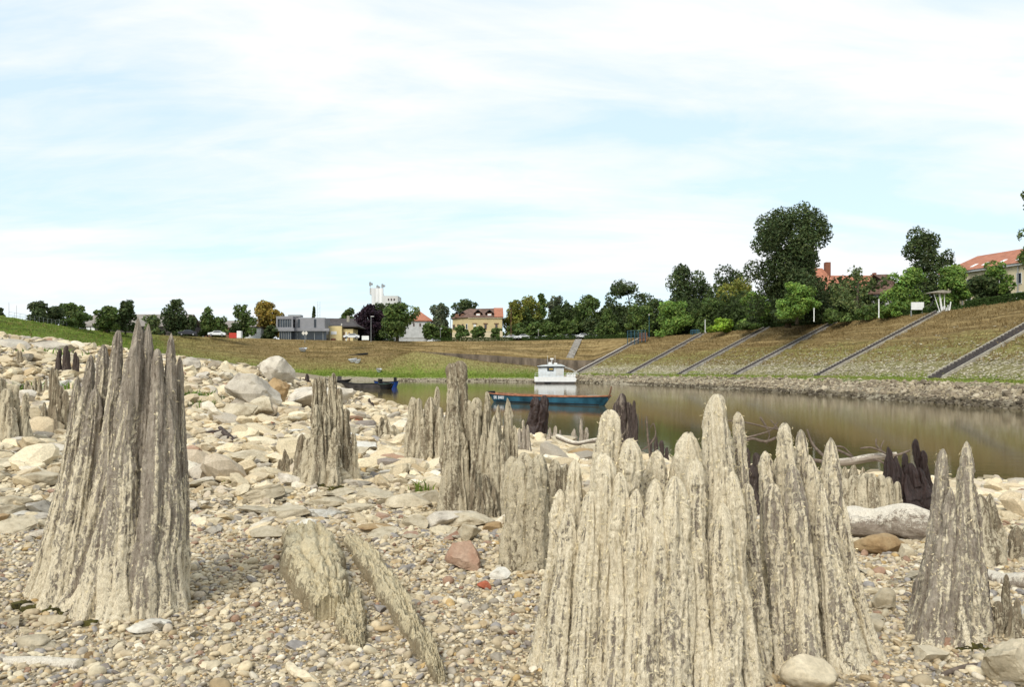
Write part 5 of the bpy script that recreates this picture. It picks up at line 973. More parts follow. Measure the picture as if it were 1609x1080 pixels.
# retaining wall below the upper slope
vs, fs = [], []; k = 60; p0 = dike(8.75, 5)
for i in range(k+1):
    tt = 8.75+(12.0-8.75)*i/k; a = dike(tt, 4); b_ = dike(tt, 5); 
    if i in (0, k): pass
    zt, zb = a.z-.1, b_.z-.8; vs += [Vector((a.x, a.y-.7, zb))-p0, Vector((a.x, a.y-.6, zt))-p0, Vector((a.x, a.y+.15, zt))-p0]
for i in range(k): b_ = i*3; fs += [(b_, b_+3, b_+4, b_+1), (b_+1, b_+4, b_+5, b_+2)]
fs += [(0, 1, 2), (k*3, k*3+2, k*3+1)]
wm_ = mat('stained_wall_stone', (.17, .135, .10), .95, .35, .5, .4, 3, stretch=(1, 1, .4)); mb = MB(); mb.add(vs, fs); o = mb.build('retaining_wall', wm_); o.location = p0; tag(o, 'long stained brown retaining wall on the far bank behind the houseboat', 'wall')
# ---------------------------------------------------------------- buildings
GZ = 8.4+EYE
def window(parent, x, z, wd, ht, y=0, pane='glass', frm='frame', depth=.1, mull=True, axis='y'):
    """window on the wall plane y (front) or x (side, axis='x'): frame ring proud of the wall, pane set back in it"""
    mb = MB(); t_ = .09
    def bx(a0, a1, z0, z1, d0, d1):
        if axis == 'y': mb.box(a0, a1, y-d1, y-d0, z0, z1)
        else: mb.box(y-d1, y-d0, a0, a1, z0, z1) if depth > 0 else mb.box(y+d0, y+d1, a0, a1, z0, z1)
    D = abs(depth)
    bx(x, x+t_, z, z+ht, -.02, D); bx(x+wd-t_, x+wd, z, z+ht, -.02, D); bx(x+t_, x+wd-t_, z, z+t_, -.02, D); bx(x+t_, x+wd-t_, z+ht-t_, z+ht, -.02, D)
    if mull: bx(x+wd/2-.03, x+wd/2+.03, z+t_, z+ht-t_, -.02, D*.8)
    f = mb.build('window', M[frm], parent); mb = MB(); bx(x+t_, x+wd-t_, z+t_, z+ht-t_, -.01, D*.4); mb.build('pane', M[pane], f); return f
def placeB(name, px, Y, label, rz=0, z=GZ, cat='building'): return emp(name, (PX(px, Y), Y, z), label, cat, rz=rz)
def gable(e_, x0, x1, y0, y1, ze, zr, rm, ov=.4, name='roof', th=.25):
    ym = (y0+y1)/2; mb = MB(); sl_ = (zr-ze)/((y1-y0)/2); zo_ = ze-ov*sl_
    mb.prism([(y0-ov, zo_), (ym, zr), (y1+ov, zo_), (y1+ov, zo_-th), (ym, zr-th), (y0-ov, zo_-th)], 'x', x0-ov, x1+ov); return mb.build(name, M[rm], e_)
def hip(e_, x0, x1, y0, y1, ze, zr, rm, ov=.5, ins=None, name='roof', x2=None):
    ins = (y1-y0)/2 if ins is None else ins; ym = (y0+y1)/2; a, b_, c_, d_ = x0-ov, x1+ov, y0-ov, y1+ov; mb = MB()
    mb.add([(a, c_, ze), (b_, c_, ze), (b_, d_, ze), (a, d_, ze), (x0+ins, ym, zr), (x1-(ins if x2 is None else x2), ym, zr), (a, c_, ze-.3), (b_, c_, ze-.3), (b_, d_, ze-.3), (a, d_, ze-.3)],
           [(0, 1, 5, 4), (1, 2, 5), (2, 3, 4, 5), (3, 0, 4), (0, 6, 7, 1), (1, 7, 8, 2), (2, 8, 9, 3), (3, 9, 6, 0), (6, 9, 8, 7)]); return mb.build(name, M[rm], e_)
def wall(e_, x0, x1, y0, y1, z0, z1, m_, name='wall'): return MB().box(x0, x1, y0, y1, z0, z1).build(name, M[m_], e_)
def s_(Y): return Y/F
# warehouse
Y = 225; e_ = placeB('warehouse', 225, Y, 'long low warehouse with a grey-brown roof behind the left trees'); k = s_(Y)
wall(e_, -95*k, 62*k, 0, 14, -1, PZ(511, Y)-GZ, 'darkroof'); gable(e_, -95*k, 62*k, 0, 14, PZ(511, Y)-GZ, PZ(494, Y+7)-GZ, 'greyroof')
for x in (-89, -82): d = wall(e_, x*k, (x+6)*k, -.12, 0, -.8, PZ(514, Y)-GZ, 'white', 'door')
Y = 245; e_ = placeB('depot', 355, Y, 'low depot with a grey gable roof and yellow strip behind the pointed trees'); k = s_(Y)
wall(e_, -55*k, 60*k, 0, 10, -1, 4.6, 'brownframe'); gable(e_, -55*k, 60*k, 0, 10, 4.6, 6.6, 'greyroof'); wall(e_, -52*k, -42*k, -.15, 0, 2.9, 4.2, 'yellowsign', 'sign_strip'); wall(e_, -60*k, -42*k, -.1, 0, -1, 2.8, 'brick', 'gate'); wall(e_, -42*k, -34*k, -.6, 0, -1, 5.4, 'white', 'pillar'); wall(e_, -30*k, -10*k, -.3, 0, -1, .4, 'white', 'low_wall')
# shed
Y = 234; e_ = placeB('shed', 397, Y, 'small white shed with three dark windows beside the autumn tree', rz=-.05); k = s_(Y)
wall(e_, -15*k, 13*k, 0, 6, -.5, 3.6, 'white'); MB().box(-16*k, 15*k, -.3, 6.3, 3.6, 3.9).build('roof', M['darkroof'], e_)
for x in (-12.5, -6.5, 1): window(e_, x*k, 1.9, 5*k, 1.1, frm='brownframe')
# modern grey building, corner towards us
Y = 231; e_ = placeB('modern_building', 434, Y, 'modern grey two-storey building with glass fronts overhanging the bank'); k = s_(Y)
W1, D1 = 25*k, 9.0
wall(e_, .8, W1-.3, .4, D1, -.6, 2.5, 'glass', 'ground_floor_glass'); wall(e_, 0, W1+.2, 0, D1, 3.35, 3.6, 'greyclad', 'upper_floor_slab'); wall(e_, .5, W1-.2, .35, D1, 3.6, 5.9, 'glass', 'upper_floor_glass'); wall(e_, -.3, W1+.6, -.4, D1+.3, 2.5, 3.35, 'greyclad', 'balcony_band'); wall(e_, 0, W1+.2, 0, D1, 5.9, 6.7, 'greyclad', 'roof')
for x in (0, W1-.2): wall(e_, x, x+.4, -.02, .4, 3.6, 5.9, 'greyclad', 'pillar')
for i in range(5): wall(e_, 1.0+i*.68, 1.1+i*.68, .2, .34, 3.6, 5.9, 'steel', 'mullion')
for i in range(6): wall(e_, .8+i*.62, .92+i*.62, .2, .39, -.6, 2.5, 'steel', 'mullion')
wall(e_, W1+.2, W1+8.6, 2.2, D1, 3.4, 6.4, 'greyclad', 'wing'); wall(e_, W1+1.0, W1+1.6, 2.1, 2.2, 3.7, 6, 'glass', 'window'); wall(e_, W1+5.6, W1+6.2, 2.1, 2.2, 3.7, 6, 'glass', 'window'); wall(e_, W1-.3, W1+9, 2.6, D1, -.6, 3.0, 'glass', 'wing_glass'); wall(e_, W1+.6, W1+10, 1.6, 2.4, 2.6, 3.4, 'greyclad', 'wing_band'); wall(e_, 2.5, 6, 3, 6, 6.7, 7.3, 'steel', 'roof_unit')
for i in range(4): wall(e_, W1+.8+i*2.4, W1+.95+i*2.4, 2.4, 2.58, -.6, 2.6, 'steel', 'mullion')
wall(e_, .3, W1+9, .1, .35, -1, -.4, 'concrete', 'plinth')
# yellow hall
Y = 238; e_ = placeB('yellow_hall', 478, Y, 'low yellow building with a brown panelled entrance under a flat canopy', z=GZ+.6); k = s_(Y)
wall(e_, 2*k, 30*k, 1.5, 9, -.8, 2.4, 'brick', 'panel_front'); wall(e_, 0, 36*k, .2, 8.9, 2.45, 3.6, 'yellow2', 'canopy'); wall(e_, 33*k, 59*k, 0, 9.1, -.8, 3.7, 'yellow2'); wall(e_, 16*k, 19*k, 1.38, 1.5, -.6, 1.4, 'brownframe', 'door'); wall(e_, 24*k, 29*k, 1.37, 1.5, -.6, 2.1, 'glass', 'window')
wall(e_, 42*k, 51*k, -.1, 0, 1.3, 2.2, 'white', 'wall_panel'); wall(e_, 43*k, 50*k, -1.0, -.4, -.6, .1, 'brick', 'bench'); wall(e_, 59.2*k, 75*k, 1.5, 9, -.8, 3.0, 'yellow2', 'side_wall')
for x in (60, 63.5, 68): wall(e_, x*k, (x+2)*k, 1.38, 1.5, -.6, 2.0, 'white' if x == 63.5 else 'brownframe', 'door')
hip(e_, 0, 80*k, 1.2, 22, 3.75, 5.6, 'darkroof', ins=3)
for x in (7, 21, 35, 55): wall(e_, x*k, (x+1.6)*k, 2.5, 3.0, 3.6, 5.4 if x == 21 else 4.6, 'plaster', 'vent_pipe')
Y = 285; e_ = placeB('gabled_hall', 525, Y, 'large dark roofed hall with a green gable behind the yellow building', z=GZ+1.7); k = s_(Y)
wall(e_, -48*k, 55*k, 0, 20, 0, 4.5, 'darkroof'); mb = MB(); mb.add([(-50*k, -.3, 4.5), (-30*k, 8, 8.3), (-30*k, 8.2, 8.3), (-14*k, -.4, 4.5), (-50*k, 20, 4.5), (-14*k, 20, 4.5)], [(0, 3, 1), (0, 1, 2, 4), (3, 5, 2, 1), (4, 2, 5), (0, 4, 5, 3)]); mb.build('green_gable', M['greenroof'], e_)
mb = MB(); mb.add([(-20*k, -.5, 4.5), (56*k, -.5, 4.5), (56*k, 20, 4.5), (-20*k, 20, 4.5), (-30*k, 9, 8.4), (56*k, 9, 8.2)], [(0, 1, 5, 4), (2, 3, 4, 5), (1, 2, 5), (0, 4, 3), (0, 3, 2, 1)]); mb.build('roof', M['darkroof'], e_); wall(e_, 18*k, 22*k, 2, 3, 4.5, 8.8, 'kerb', 'chimney')
# silo
Y = 420; e_ = placeB('silo', 600, Y, 'tall white grain silo with ribbed cylinders and a windowed block', z=GZ-2); k = s_(Y); T = (PZ(452, Y)-GZ+2)
mb = MB()
for x in (-18, -12, -6): mb.cyl((x*k+1, 4, 0), (x*k+1, 4, T), 3.6*k, n=24)
mb.build('cylinders', M['silo'], e_, True); wall(e_, -22*k, -9*k, 5, 9, T-3, T+.3, 'silo', 'head_house'); wall(e_, -9*k, -1*k, 4.5, 9, T-8, T-2.5, 'silo', 'head_house'); wall(e_, -1*k, 24*k, 3, 16, 0, PZ(464, Y)-GZ+2, 'silo', 'windowed_block')
for i in range(3):
    for j in range(2): window(e_, (8+i*4.5)*k, PZ(472+j*9, Y)-GZ+2, 2.2*k, 3.6*k, 3, frm='brownframe', mull=False)
for (x, h_, n_) in ((-21, 11, 1), (-9.5, 6, 0), (-1.5, 8, 1)):
    mb = MB(); mb.cyl((x*k, 5, T-2), (x*k, 5, T+h_*k), .12, .1, 6); mb.box(x*k-.5, x*k+.5, 4.6, 5.4, T+h_*k-2.2, T+h_*k-.3); mb.box(x*k+.2, x*k+1.4, 4.8, 5.2, T+h_*k-1.8, T+h_*k-.8); mb.build('antenna', M['steel'], e_)
# white house with red hip roof
Y = 285; e_ = placeB('white_house', 655, Y, 'white two-storey house with an orange hipped roof right of the spreading tree'); k = s_(Y)
wall(e_, -22*k, 22*k, 0, 12, -2, PZ(503.5, Y)-GZ, 'greyplaster'); hip(e_, -22*k, 22*k, 0, 12, PZ(503.5, Y)-GZ, PZ(486, Y)-GZ, 'redtile', ins=22*k)
for x in (-16, -6, 4, 14): window(e_, x*k, PZ(513, Y)-GZ, 2.4*k, 5*k, frm='brownframe', mull=False)
MB().box(-2*k, 1*k, 5, 6, PZ(490, Y)-GZ, PZ(481, Y)-GZ).build('chimney', M['greyplaster'], e_)
e_ = emp('garden_wall', (PX(640, 262), 262, GZ), 'low grey-white wall running in front of the white house', 'wall'); wall(e_, -32*.2, 36*.2, 0, .4, -1, 1.7, 'greyplaster', 'wall_body'); wall(e_, -32*.2, 36*.2, -.1, .5, 1.7, 1.85, 'concrete', 'coping')
# yellow mansion
Y = 256; k = s_(Y); e_ = placeB('mansion', 737, Y, 'yellow two-storey mansion with a brown tiled roof and dormers'); ZE = PZ(499, Y)-GZ; ZR = PZ(483, Y)-GZ; Z1 = PZ(521, Y)-GZ
WF = 52*k; wall(e_, 0, WF, 0, 13, Z1, ZE, 'yellow_wall', 'upper_wall'); wall(e_, -.06, WF+.06, -.06, 13, -1.5, Z1, 'cream_wall', 'ground_wall'); MB().box(-.3, WF+.2, -.3, 13, ZE-.35, ZE-.05).build('cornice', M['cream_wall'], e_)
MB().box(-.12, WF+.1, -.14, 0, Z1-.1, Z1+.15).build('string_course', M['cream_wall'], e_)
# chamfered corner wing on the left
mb = MB(); mb.prism([(0, 0), (-28*k, 5.5), (-28*k, 13), (0, 13)], 'z', Z1, ZE); mb.build('corner_wall', M['yellow_wall'], e_); mb = MB(); mb.prism([(-.07, -.07), (-28*k-.1, 5.45), (-28*k-.1, 13), (-.07, 13)], 'z', -1.5, Z1-.01); mb.build('corner_ground_wall', M['cream_wall'], e_)
mb = MB(); mb.add([(-.2, -.5, ZE), (WF+.4, -.5, ZE), (WF+.4, 13, ZE), (-28*k-.5, 13, ZE), (-28*k-.5, 5, ZE), (-3*k, 6.5, ZR), (WF-.2, 6.5, ZR+.2), (-14*k, 9, ZR-.9)], [(0, 1, 6, 5), (1, 2, 6), (2, 3, 7, 5, 6), (3, 4, 7), (4, 0, 5, 7), (0, 4, 3, 2, 1)]); mb.build('roof', M['browntile'], e_)
mb = MB(); mb.add([(WF-12*k, -.56, ZE+.1), (WF+.45, -.56, ZE+.1), (WF+.2, 6.35, ZR+.3), (WF-14*k, 6.35, ZR+.3)], [(0, 1, 2, 3)]); mb.build('new_roof_tiles', M['redtile'], e_)
for x in (14, 32):
    mb = MB(); mb.box(x*k-.8, x*k+.8, .9, 5, ZE+.2, ZE+1.5); d = mb.build('dormer', M['brownframe'], e_); mb = MB(); mb.prism([(x*k-1.4, ZE+1.25), (x*k, ZE+2.6), (x*k+1.4, ZE+1.25), (x*k, ZE+2.3)], 'y', .4, 5); mb.build('dormer_roof', M['darkroof'], d)
    MB().box(x*k-.55, x*k+.55, .84, .9, ZE+.45, ZE+1.2).build('dormer_window', M['white'], d)
for x in (-20, -11):
    mb = MB(); mb.box(x*k-.6, x*k+.6, 3.2, 7, ZE+.2, ZE+1.3); d = mb.build('dormer', M['brownframe'], e_); mb = MB(); mb.prism([(x*k-1.1, ZE+1.1), (x*k, ZE+2.2), (x*k+1.1, ZE+1.1), (x*k, ZE+1.9)], 'y', 2.9, 7); mb.build('dormer_roof', M['darkroof'], d)
for i, x in enumerate((7, 24, 41)):
    window(e_, x*k, Z1+.6, 3.8*k, 8*k, pane='white' if i == 0 else 'glass', frm='white' if i < 1 else 'brownframe'); MB().box(x*k-.35, x*k+3.8*k+.35, -.25, 0, Z1+.6+8*k+.2, Z1+.6+8*k+.4).build('lintel', M['brownframe'], e_)
    window(e_, x*k, -.2, 4.2*k, 5.5*k, y=-.06, frm='brownframe')
for f_ in (.08, .33, .6, .85):
    x = -28*k*f_; y = 5.5*f_; w_ = MB(); u = Vector((-28*k, 5.5, 0)).normalized(); nrm = Vector((-u.y, u.x, 0)); nrm = nrm if nrm.y < 0 else -nrm
    def sl_(a, z0, z1, o0, o1): 
        p = Vector((x, y, 0))+u*a[0]; q_ = Vector((x, y, 0))+u*a[1]; return [p+nrm*o0+Vector((0,0,z0)), q_+nrm*o0+Vector((0,0,z0)), q_+nrm*o1+Vector((0,0,z0)), p+nrm*o1+Vector((0,0,z0)), p+nrm*o0+Vector((0,0,z1)), q_+nrm*o0+Vector((0,0,z1)), q_+nrm*o1+Vector((0,0,z1)), p+nrm*o1+Vector((0,0,z1))]
    FB = [(0,3,2,1),(4,5,6,7),(0,1,5,4),(1,2,6,5),(2,3,7,6),(3,0,4,7)]
    mb = MB(); mb.add(sl_((0, .75), Z1+.7, Z1+2.4, -.02, .12), FB); wi = mb.build('window', M['frame' if f_ < .2 else 'brownframe'], e_); mb = MB(); mb.add(sl_((.12, .63), Z1+.82, Z1+2.28, .1, .15), FB); mb.build('pane', M['glass'], wi)
    mb = MB(); mb.add(sl_((0, .8), -.9 if f_ > .8 else 0, 1.4, -.02, .14), FB); mb.build('door' if f_ > .8 else 'window', M['brownframe'], e_)
e_ = emp('gate_pillars', (PX(787, 240), 240, GZ), 'cream gate pillar and stepped wall at the right corner of the mansion', 'wall'); wall(e_, -.3, .5, 0, .8, -1, 3.0, 'cream_wall', 'pillar'); wall(e_, .5, 2.4, .1, .5, -1, 1.2, 'cream_wall', 'stepped_wall')
# half hidden grey block
Y = 300; e_ = placeB('grey_block', 893, Y, 'grey flat-roofed building glimpsed between trees above the cars'); wall(e_, -3.5, 5, 0, 8, -1, PZ(487, Y)-GZ, 'greyplaster'); wall(e_, -4, 5.5, -.3, 8.3, PZ(487, Y)-GZ, PZ(484, Y)-GZ, 'darkroof', 'roof'); window(e_, 1, PZ(494, Y)-GZ, 1.4, 1.2)
# red roofed house behind the tallest tree
Y = 172; k = s_(Y); e_ = placeB('red_roofed_house', 1305, Y, 'cream house with a steep red roof and brick chimney beside the tallest tree', rz=.0); ZE = PZ(462, Y)-GZ; ZR = PZ(416, Y)-GZ
wall(e_, -40*k, 18*k, 0, 12, -1, ZE, 'plaster'); hip(e_, -40*k, 18*k, 0, 12, ZE, ZR, 'redtile', ins=30*k, x2=14*k)
MB().box(7*k, 15*k, 5, 6.2, ZR-4, PZ(412, Y+5)-GZ).build('chimney', M['brick'], e_); wall(e_, -1*k, 2*k, -.1, 0, -.5, 1.8, 'brownframe', 'door')
for x in (-22, -12, 8): window(e_, x*k, 1.0, 5*k, 1.8)
Y = 176; k = s_(Y); e_ = placeB('low_wing_house', 1360, Y, 'low house with a brownish red roof seen through the sparse tree'); wall(e_, -40*k, 26*k, 0, 10, -1, PZ(456, Y)-GZ, 'plaster'); gable(e_, -40*k, 26*k, 0, 10, PZ(456, Y)-GZ, PZ(433, Y+5)-GZ, 'redtile')
for x in (-24, -10, 6): window(e_, x*k, 1.2, 5*k, 2)
MB().box(23*k, 27*k, 3, 4, PZ(440, Y)-GZ, PZ(426, Y)-GZ).build('chimney', M['brick'], e_)
Y = 160; k = s_(Y); e_ = placeB('pink_grey_house', 1388, Y, 'small pinkish grey house with a dark purple-brown roof left of the leafy tree', rz=-.25); wall(e_, -20*k, 24*k, 0, 9, -1, PZ(460, Y)-GZ, 'greyplaster'); hip(e_, -20*k, 24*k, 0, 9, PZ(460, Y)-GZ, PZ(431, Y+4)-GZ, 'browntile', ins=4)
for x in (-12, 0, 12): window(e_, x*k, 1.2, 3.5*k, 2.1, mull=False)
# long building at the right edge
A = Vector((PX(1482, 137), 137, GZ)); B = Vector((82.6, 97, GZ)); d = B-A; rz = math.atan2(d.y, d.x); Ln = d.length
e_ = emp('long_building', A, 'long cream building with an orange tiled roof and skylights at the right edge', 'building', rz=rz); ZE = PZ(431, 137)-GZ; ZR = ZE+3.1
wall(e_, 0, Ln, 0, 12, -1, ZE-.35, 'cream_wall'); MB().box(-.4, Ln+.3, -.55, 12.4, ZE-.35, ZE).build('cornice', M['greyplaster'], e_)
mb = MB(); mb.add([(-.5, -.7, ZE), (Ln, -.7, ZE), (Ln, 12.7, ZE), (-.5, 12.7, ZE), (-.5+1.5, 6, ZR), (Ln, 6, ZR)], [(0, 1, 5, 4), (1, 2, 5), (2, 3, 4, 5), (3, 0, 4), (0, 3, 2, 1)]); rf = mb.build('roof', M['redtile'], e_)
for x in (5, 7.2, 10.5, 13.5, 16, 19.5, 22.5):
    mb = MB(); z = lambda y: ZE+(y+.7)/6.7*(ZR-ZE)+.08; mb.add([(x, .5, z(.5)), (x+.6, .5, z(.5)), (x+.6, 1.6, z(1.6)), (x, 1.6, z(1.6)), (x, .5, z(.5)-.2), (x+.6, .5, z(.5)-.2), (x+.6, 1.6, z(1.6)-.2), (x, 1.6, z(1.6)-.2)], [(0,1,2,3),(4,7,6,5),(0,4,5,1),(1,5,6,2),(2,6,7,3),(3,7,4,0)]); mb.build('skylight', M['white'], rf)
for i in range(13):
    x = 1.8+i*3.1
    window(e_, x, 1.4, .95, 1.9, mull=False); window(e_, x, 4.4, .95, 1.7, mull=False)
for x in (4.2, 14.6, 26): MB().cyl((x, -.2, 0), (x, -.2, ZE-.4), .08).build('downpipe', M['steel'], e_)
mb = MB(); mb.box(22, 24, -.1, 0, 0, ZE-.5); mb.build('pilaster', M['yellow_wall'], e_)
# ---------------------------------------------------------------- street furniture
def lamp(px, top, base_py, Y, label, colr='steel', head='white', z=GZ, arm=0):
    x = PX(px, Y); H = PZ(top, Y)-z; e_ = emp('street_lamp', (x, Y, z), label, 'street lamp', 'street lamps along the crest'); MB().cyl((0, 0, -.5), (0, 0, H-.15), .09, .06, 8).build('pole', M[colr], e_)
    mb = MB(); mb.cyl((0, 0, H-.3), (0, 0, H), .10, .26, 10) if not arm else mb.box(-.1, arm, -.12, .12, H-.15, H); h_ = mb.build('lamp_head', M[head], e_); return e_
lamp(1020, 494, 530, 200, 'green street lamp with a white head at the top of the farthest long stairs', 'bluesteel'); lamp(583, 497, 535, 232, 'tall grey lamp post in front of the dark trees right of the white board', arm=.8); lamp(692, 516, 537, 245, 'thin lamp post left of the mansion', arm=.5); lamp(846, 518, 533, 238, 'short lamp post with a white tip among the parked cars', 'concrete'); lamp(803, 484, 533, 240, 'tall dark lamp post right of the mansion', 'brownframe', 'steel', arm=-.5); lamp(708, 500, 535, 243, 'dark thin pole in front of the mansion corner', 'black', 'black', arm=.2)
for px, tp, Y, lb in ((1279, 484, 138, 'short white post above the hedge right of the light green tree'), (1381, 470, 128, 'taller white post above the hedge by the pink-grey house'), (1108, 502, 195, 'short white post left of the bright round shrub')):
    e_ = emp('bollard_light', (PX(px, Y), Y, GZ), lb, 'post light', 'white post lights in the park'); MB().cyl((0, 0, -.3), (0, 0, PZ(tp, Y)-GZ-.3), .085, .085, 10).build('post', M['white'], e_); MB().cyl((0, 0, PZ(tp, Y)-GZ-.3), (0, 0, PZ(tp, Y)-GZ), .11, .09, 10).build('lamp_cap', M['frame'], e_)
Y = 124; e_ = emp('info_box', (PX(1444, Y), Y, GZ), 'white rectangular notice box above the hedge left of the pergola', 'sign'); MB().box(-1.1, .75, 0, .2, PZ(487, Y)-GZ, PZ(475, Y)-GZ).build('panel', M['white'], e_); MB().box(-1.2, -1.05, .05, .15, -.3, PZ(488, Y)-GZ).box(.5, .65, .05, .15, -.3, PZ(488, Y)-GZ).build('legs', M['steel'], e_)
Y = 118.5; X0 = PX(1484, Y); k = s_(Y); e_ = emp('pergola', (X0, Y, GZ), 'white pergola of splayed posts under a thin flat roof at the stair head', 'pergola'); zt = PZ(457, Y)-GZ
mb = MB(); mb.prism([(-26*k, zt-.35), (-16*k, zt-.1), (-8*k, zt+.05), (6*k, zt-.15), (4*k, zt-.4), (-12*k, zt-.35)], 'y', -.8, 1.2); mb.build('roof', M['kerb'], e_)
for (a, b_, r_) in ((-17, -6, .06), (-8, -3, .13), (0, 0, .06), (10, 7, .09)): MB().cyl((b_*k, 0, -.4), (a*k, 0, zt-.35 if a < 5 else zt-1.6), r_*1.1, r_, 8).build('post', M['white'], e_)
MB().box(-10*k, 9*k, -.3, .3, -.4, .05).build('base', M['white'], e_); mb = MB(); [mb.box(x*k, (x+1)*k, .35, .5, 0, 0.8+.2*math.sin(x)) for x in (0, 2.5, 5, 7.5)]; mb.build('railing', M['white'], e_)
Y = 222; e_ = emp('billboard', (PX(574, Y), Y, GZ), 'small blank white board standing on the crest beside the dark trees', 'sign'); MB().box(-.95, .95, 0, .1, PZ(538, Y)-GZ+.6, PZ(530, Y)-GZ+.35).build('panel', M['white'], e_); MB().box(-.8, -.7, .02, .08, -.4, .7).box(.7, .8, .02, .08, -.4, .7).build('legs', M['steel'], e_)
Y = 203; zb_ = GZ-1.2; e_ = emp('navigation_sign', (PX(479, Y), Y, zb_), 'pinkish white double-diamond sign on a post before the modern building', 'sign'); MB().cyl((0, 0, -.5), (0, 0, 2.6), .05).build('post', M['steel'], e_)
for x in (-.35, .35): MB().prism([(x-.42, 1.9), (x, 2.45), (x+.42, 1.9), (x, 1.35)], 'y', -.12-.02*x, -.06-.02*x).build('diamond', M['plaster'], e_)
for px, Y, rz, lb in ((1000, 207, -.7, 'blue steel railing gate at the head of the farthest long stairs'), (1092, 193, -.6, 'small blue railing at the head of the stairs left of the bright shrub')):
    e_ = emp('stair_railing', (PX(px, Y), Y, GZ-.5), lb, 'railing', rz=rz); big = px == 1000; W_ = 2.6 if big else 1.0; H_ = 2.0 if big else 1.5
    mb = MB(); [mb.cyl((x, 0, -1.5), (x, 0, H_), .09) for x in np.linspace(-W_, W_, 6)]; mb.build('posts', M['bluesteel'], e_); mb = MB(); [mb.cyl((-W_, 0, z), (W_, 0, z), .06) for z in (.3, .9, 1.4, H_)]; mb.build('rails', M['bluesteel'], e_)
    if big: MB().box(.6, 2.9, .3, .4, -.6, 1.5).build('panel', M['brownframe'], e_)
Y = 330
e_ = emp('radio_mast', (PX(501, Y), Y, GZ), 'thin twin radio mast above the dark roofs', 'mast'); mb = MB(); [mb.cyl((x, 0, 0), (x, 0, PZ(474, Y)-GZ), .09, .07, 5) for x in (-.45, .45)]; [mb.cyl((-.45, 0, z), (.45, 0, z+.8), .04, n=4) for z in np.arange(6, PZ(478, Y)-GZ, 1.4)]; mb.build('lattice', M['greyplaster'], e_)
for px, tp, Y, lb in ((14, 475, 140, 'thin antenna pole at the left edge above the green bank'), (26, 480, 140, 'shorter thin antenna pole right of the other')):
    e_ = emp('antenna_pole', (PX(px, Y), Y, GZ), lb, 'pole'); MB().cyl((0, 0, -.5), (0, 0, PZ(tp, Y)-GZ), .045, .03, 6).build('pole', M['greyplaster'], e_)
e_ = emp('crest_railing', dike(17.9, 3), 'grey railing along the crest of the green bank at the left', 'railing'); o_ = dike(17.9, 3); ps = [dike(17.9-1.2*i/26, 3)-o_+Vector((-.6, .3, 0)) for i in range(27)]
mb = MB(); [mb.cyl(p-Vector((0, 0, .4)), p+Vector((0, 0, 1.0)), .022, n=5) for p in ps]; mb.build('posts', M['steel'], e_); mb = MB(); [mb.cyl(a+Vector((0, 0, z)), b_+Vector((0, 0, z)), .018, n=5) for a, b_ in zip(ps, ps[1:]) for z in (.5, 1.0)]; mb.build('rails', M['steel'], e_)
# ---------------------------------------------------------------- cars
def make_car(x, y, z, rz, paint, label, group, src=None):
    pm = M.get('car_'+paint) or M.setdefault('car_'+paint, mat(paint+'_car_paint', {'white': (.75,.76,.77), 'silver': (.45,.46,.48), 'dark': (.03,.03,.04), 'red': (.42,.03,.02), 'blue': (.04,.07,.16)}[paint], .3, .03, 1, spec=.5))
    e_ = emp('parked_car', (x, y, z), label, 'car', group, rz)
    if src:
        for ch in src.children:
            c = ch.copy(); COL.objects.link(c); c.parent = e_
            if ch.name.startswith('body'): c.data = ch.data.copy(); c.data.materials.clear(); c.data.materials.append(pm)
            for g in ch.children: q = g.copy(); COL.objects.link(q); q.parent = c
        return e_
    mb = MB(); mb.prism([(-2.1,.35),(-2.15,.7),(-1.95,.92),(-1.15,.98),(-.55,1.38),(.75,1.42),(1.45,1.02),(2.05,.9),(2.15,.6),(2.1,.3)], 'y', -.82, .82); mb.build('body', pm, e_, bevel=.05)
    for s_2 in (-1, 1):
        MB().prism([(-1.0,.99),(-.5,1.32),(.7,1.35),(1.25,1.02)], 'y', s_2*.825-.01, s_2*.825+.01).build('side_window', M['glass'], e_)
        for xx in (-1.35, 1.3):
            t_ = MB().cyl((xx, s_2*.66, .32), (xx, s_2*.86, .32), .32, n=16).build('wheel', M['tyre'], e_, False); MB().cyl((xx, s_2*.84, .32), (xx, s_2*.875, .32), .19, n=12).build('rim', M['rim'], t_)
    mb = MB(); mb.add([(-1.17,-.7,.985),(-1.17,.7,.985),(-.6,.62,1.375),(-.6,-.62,1.375)], [(0,1,2,3)]); w_ = mb.build('windscreen', M['glass'], e_); w_.location = (-.03, 0, .03)
    mb = MB(); mb.add([(1.46,-.7,1.03),(1.46,.7,1.03),(.8,.62,1.41),(.8,-.62,1.41)], [(0,3,2,1)]); w_ = mb.build('rear_window', M['glass'], e_); w_.location = (.03, 0, .03)
    for s_2 in (-.6, .6): MB().box(-2.17, -2.12, s_2-.15, s_2+.15, .62, .78).build('headlight', M['frame'], e_)
    return e_
gc = 'cars parked on the far crest'
cz_ = GZ+.75
car0 = make_car(PX(802, 246), 246, cz_, .3, 'white', 'white car parked leftmost beside the mansion', gc)
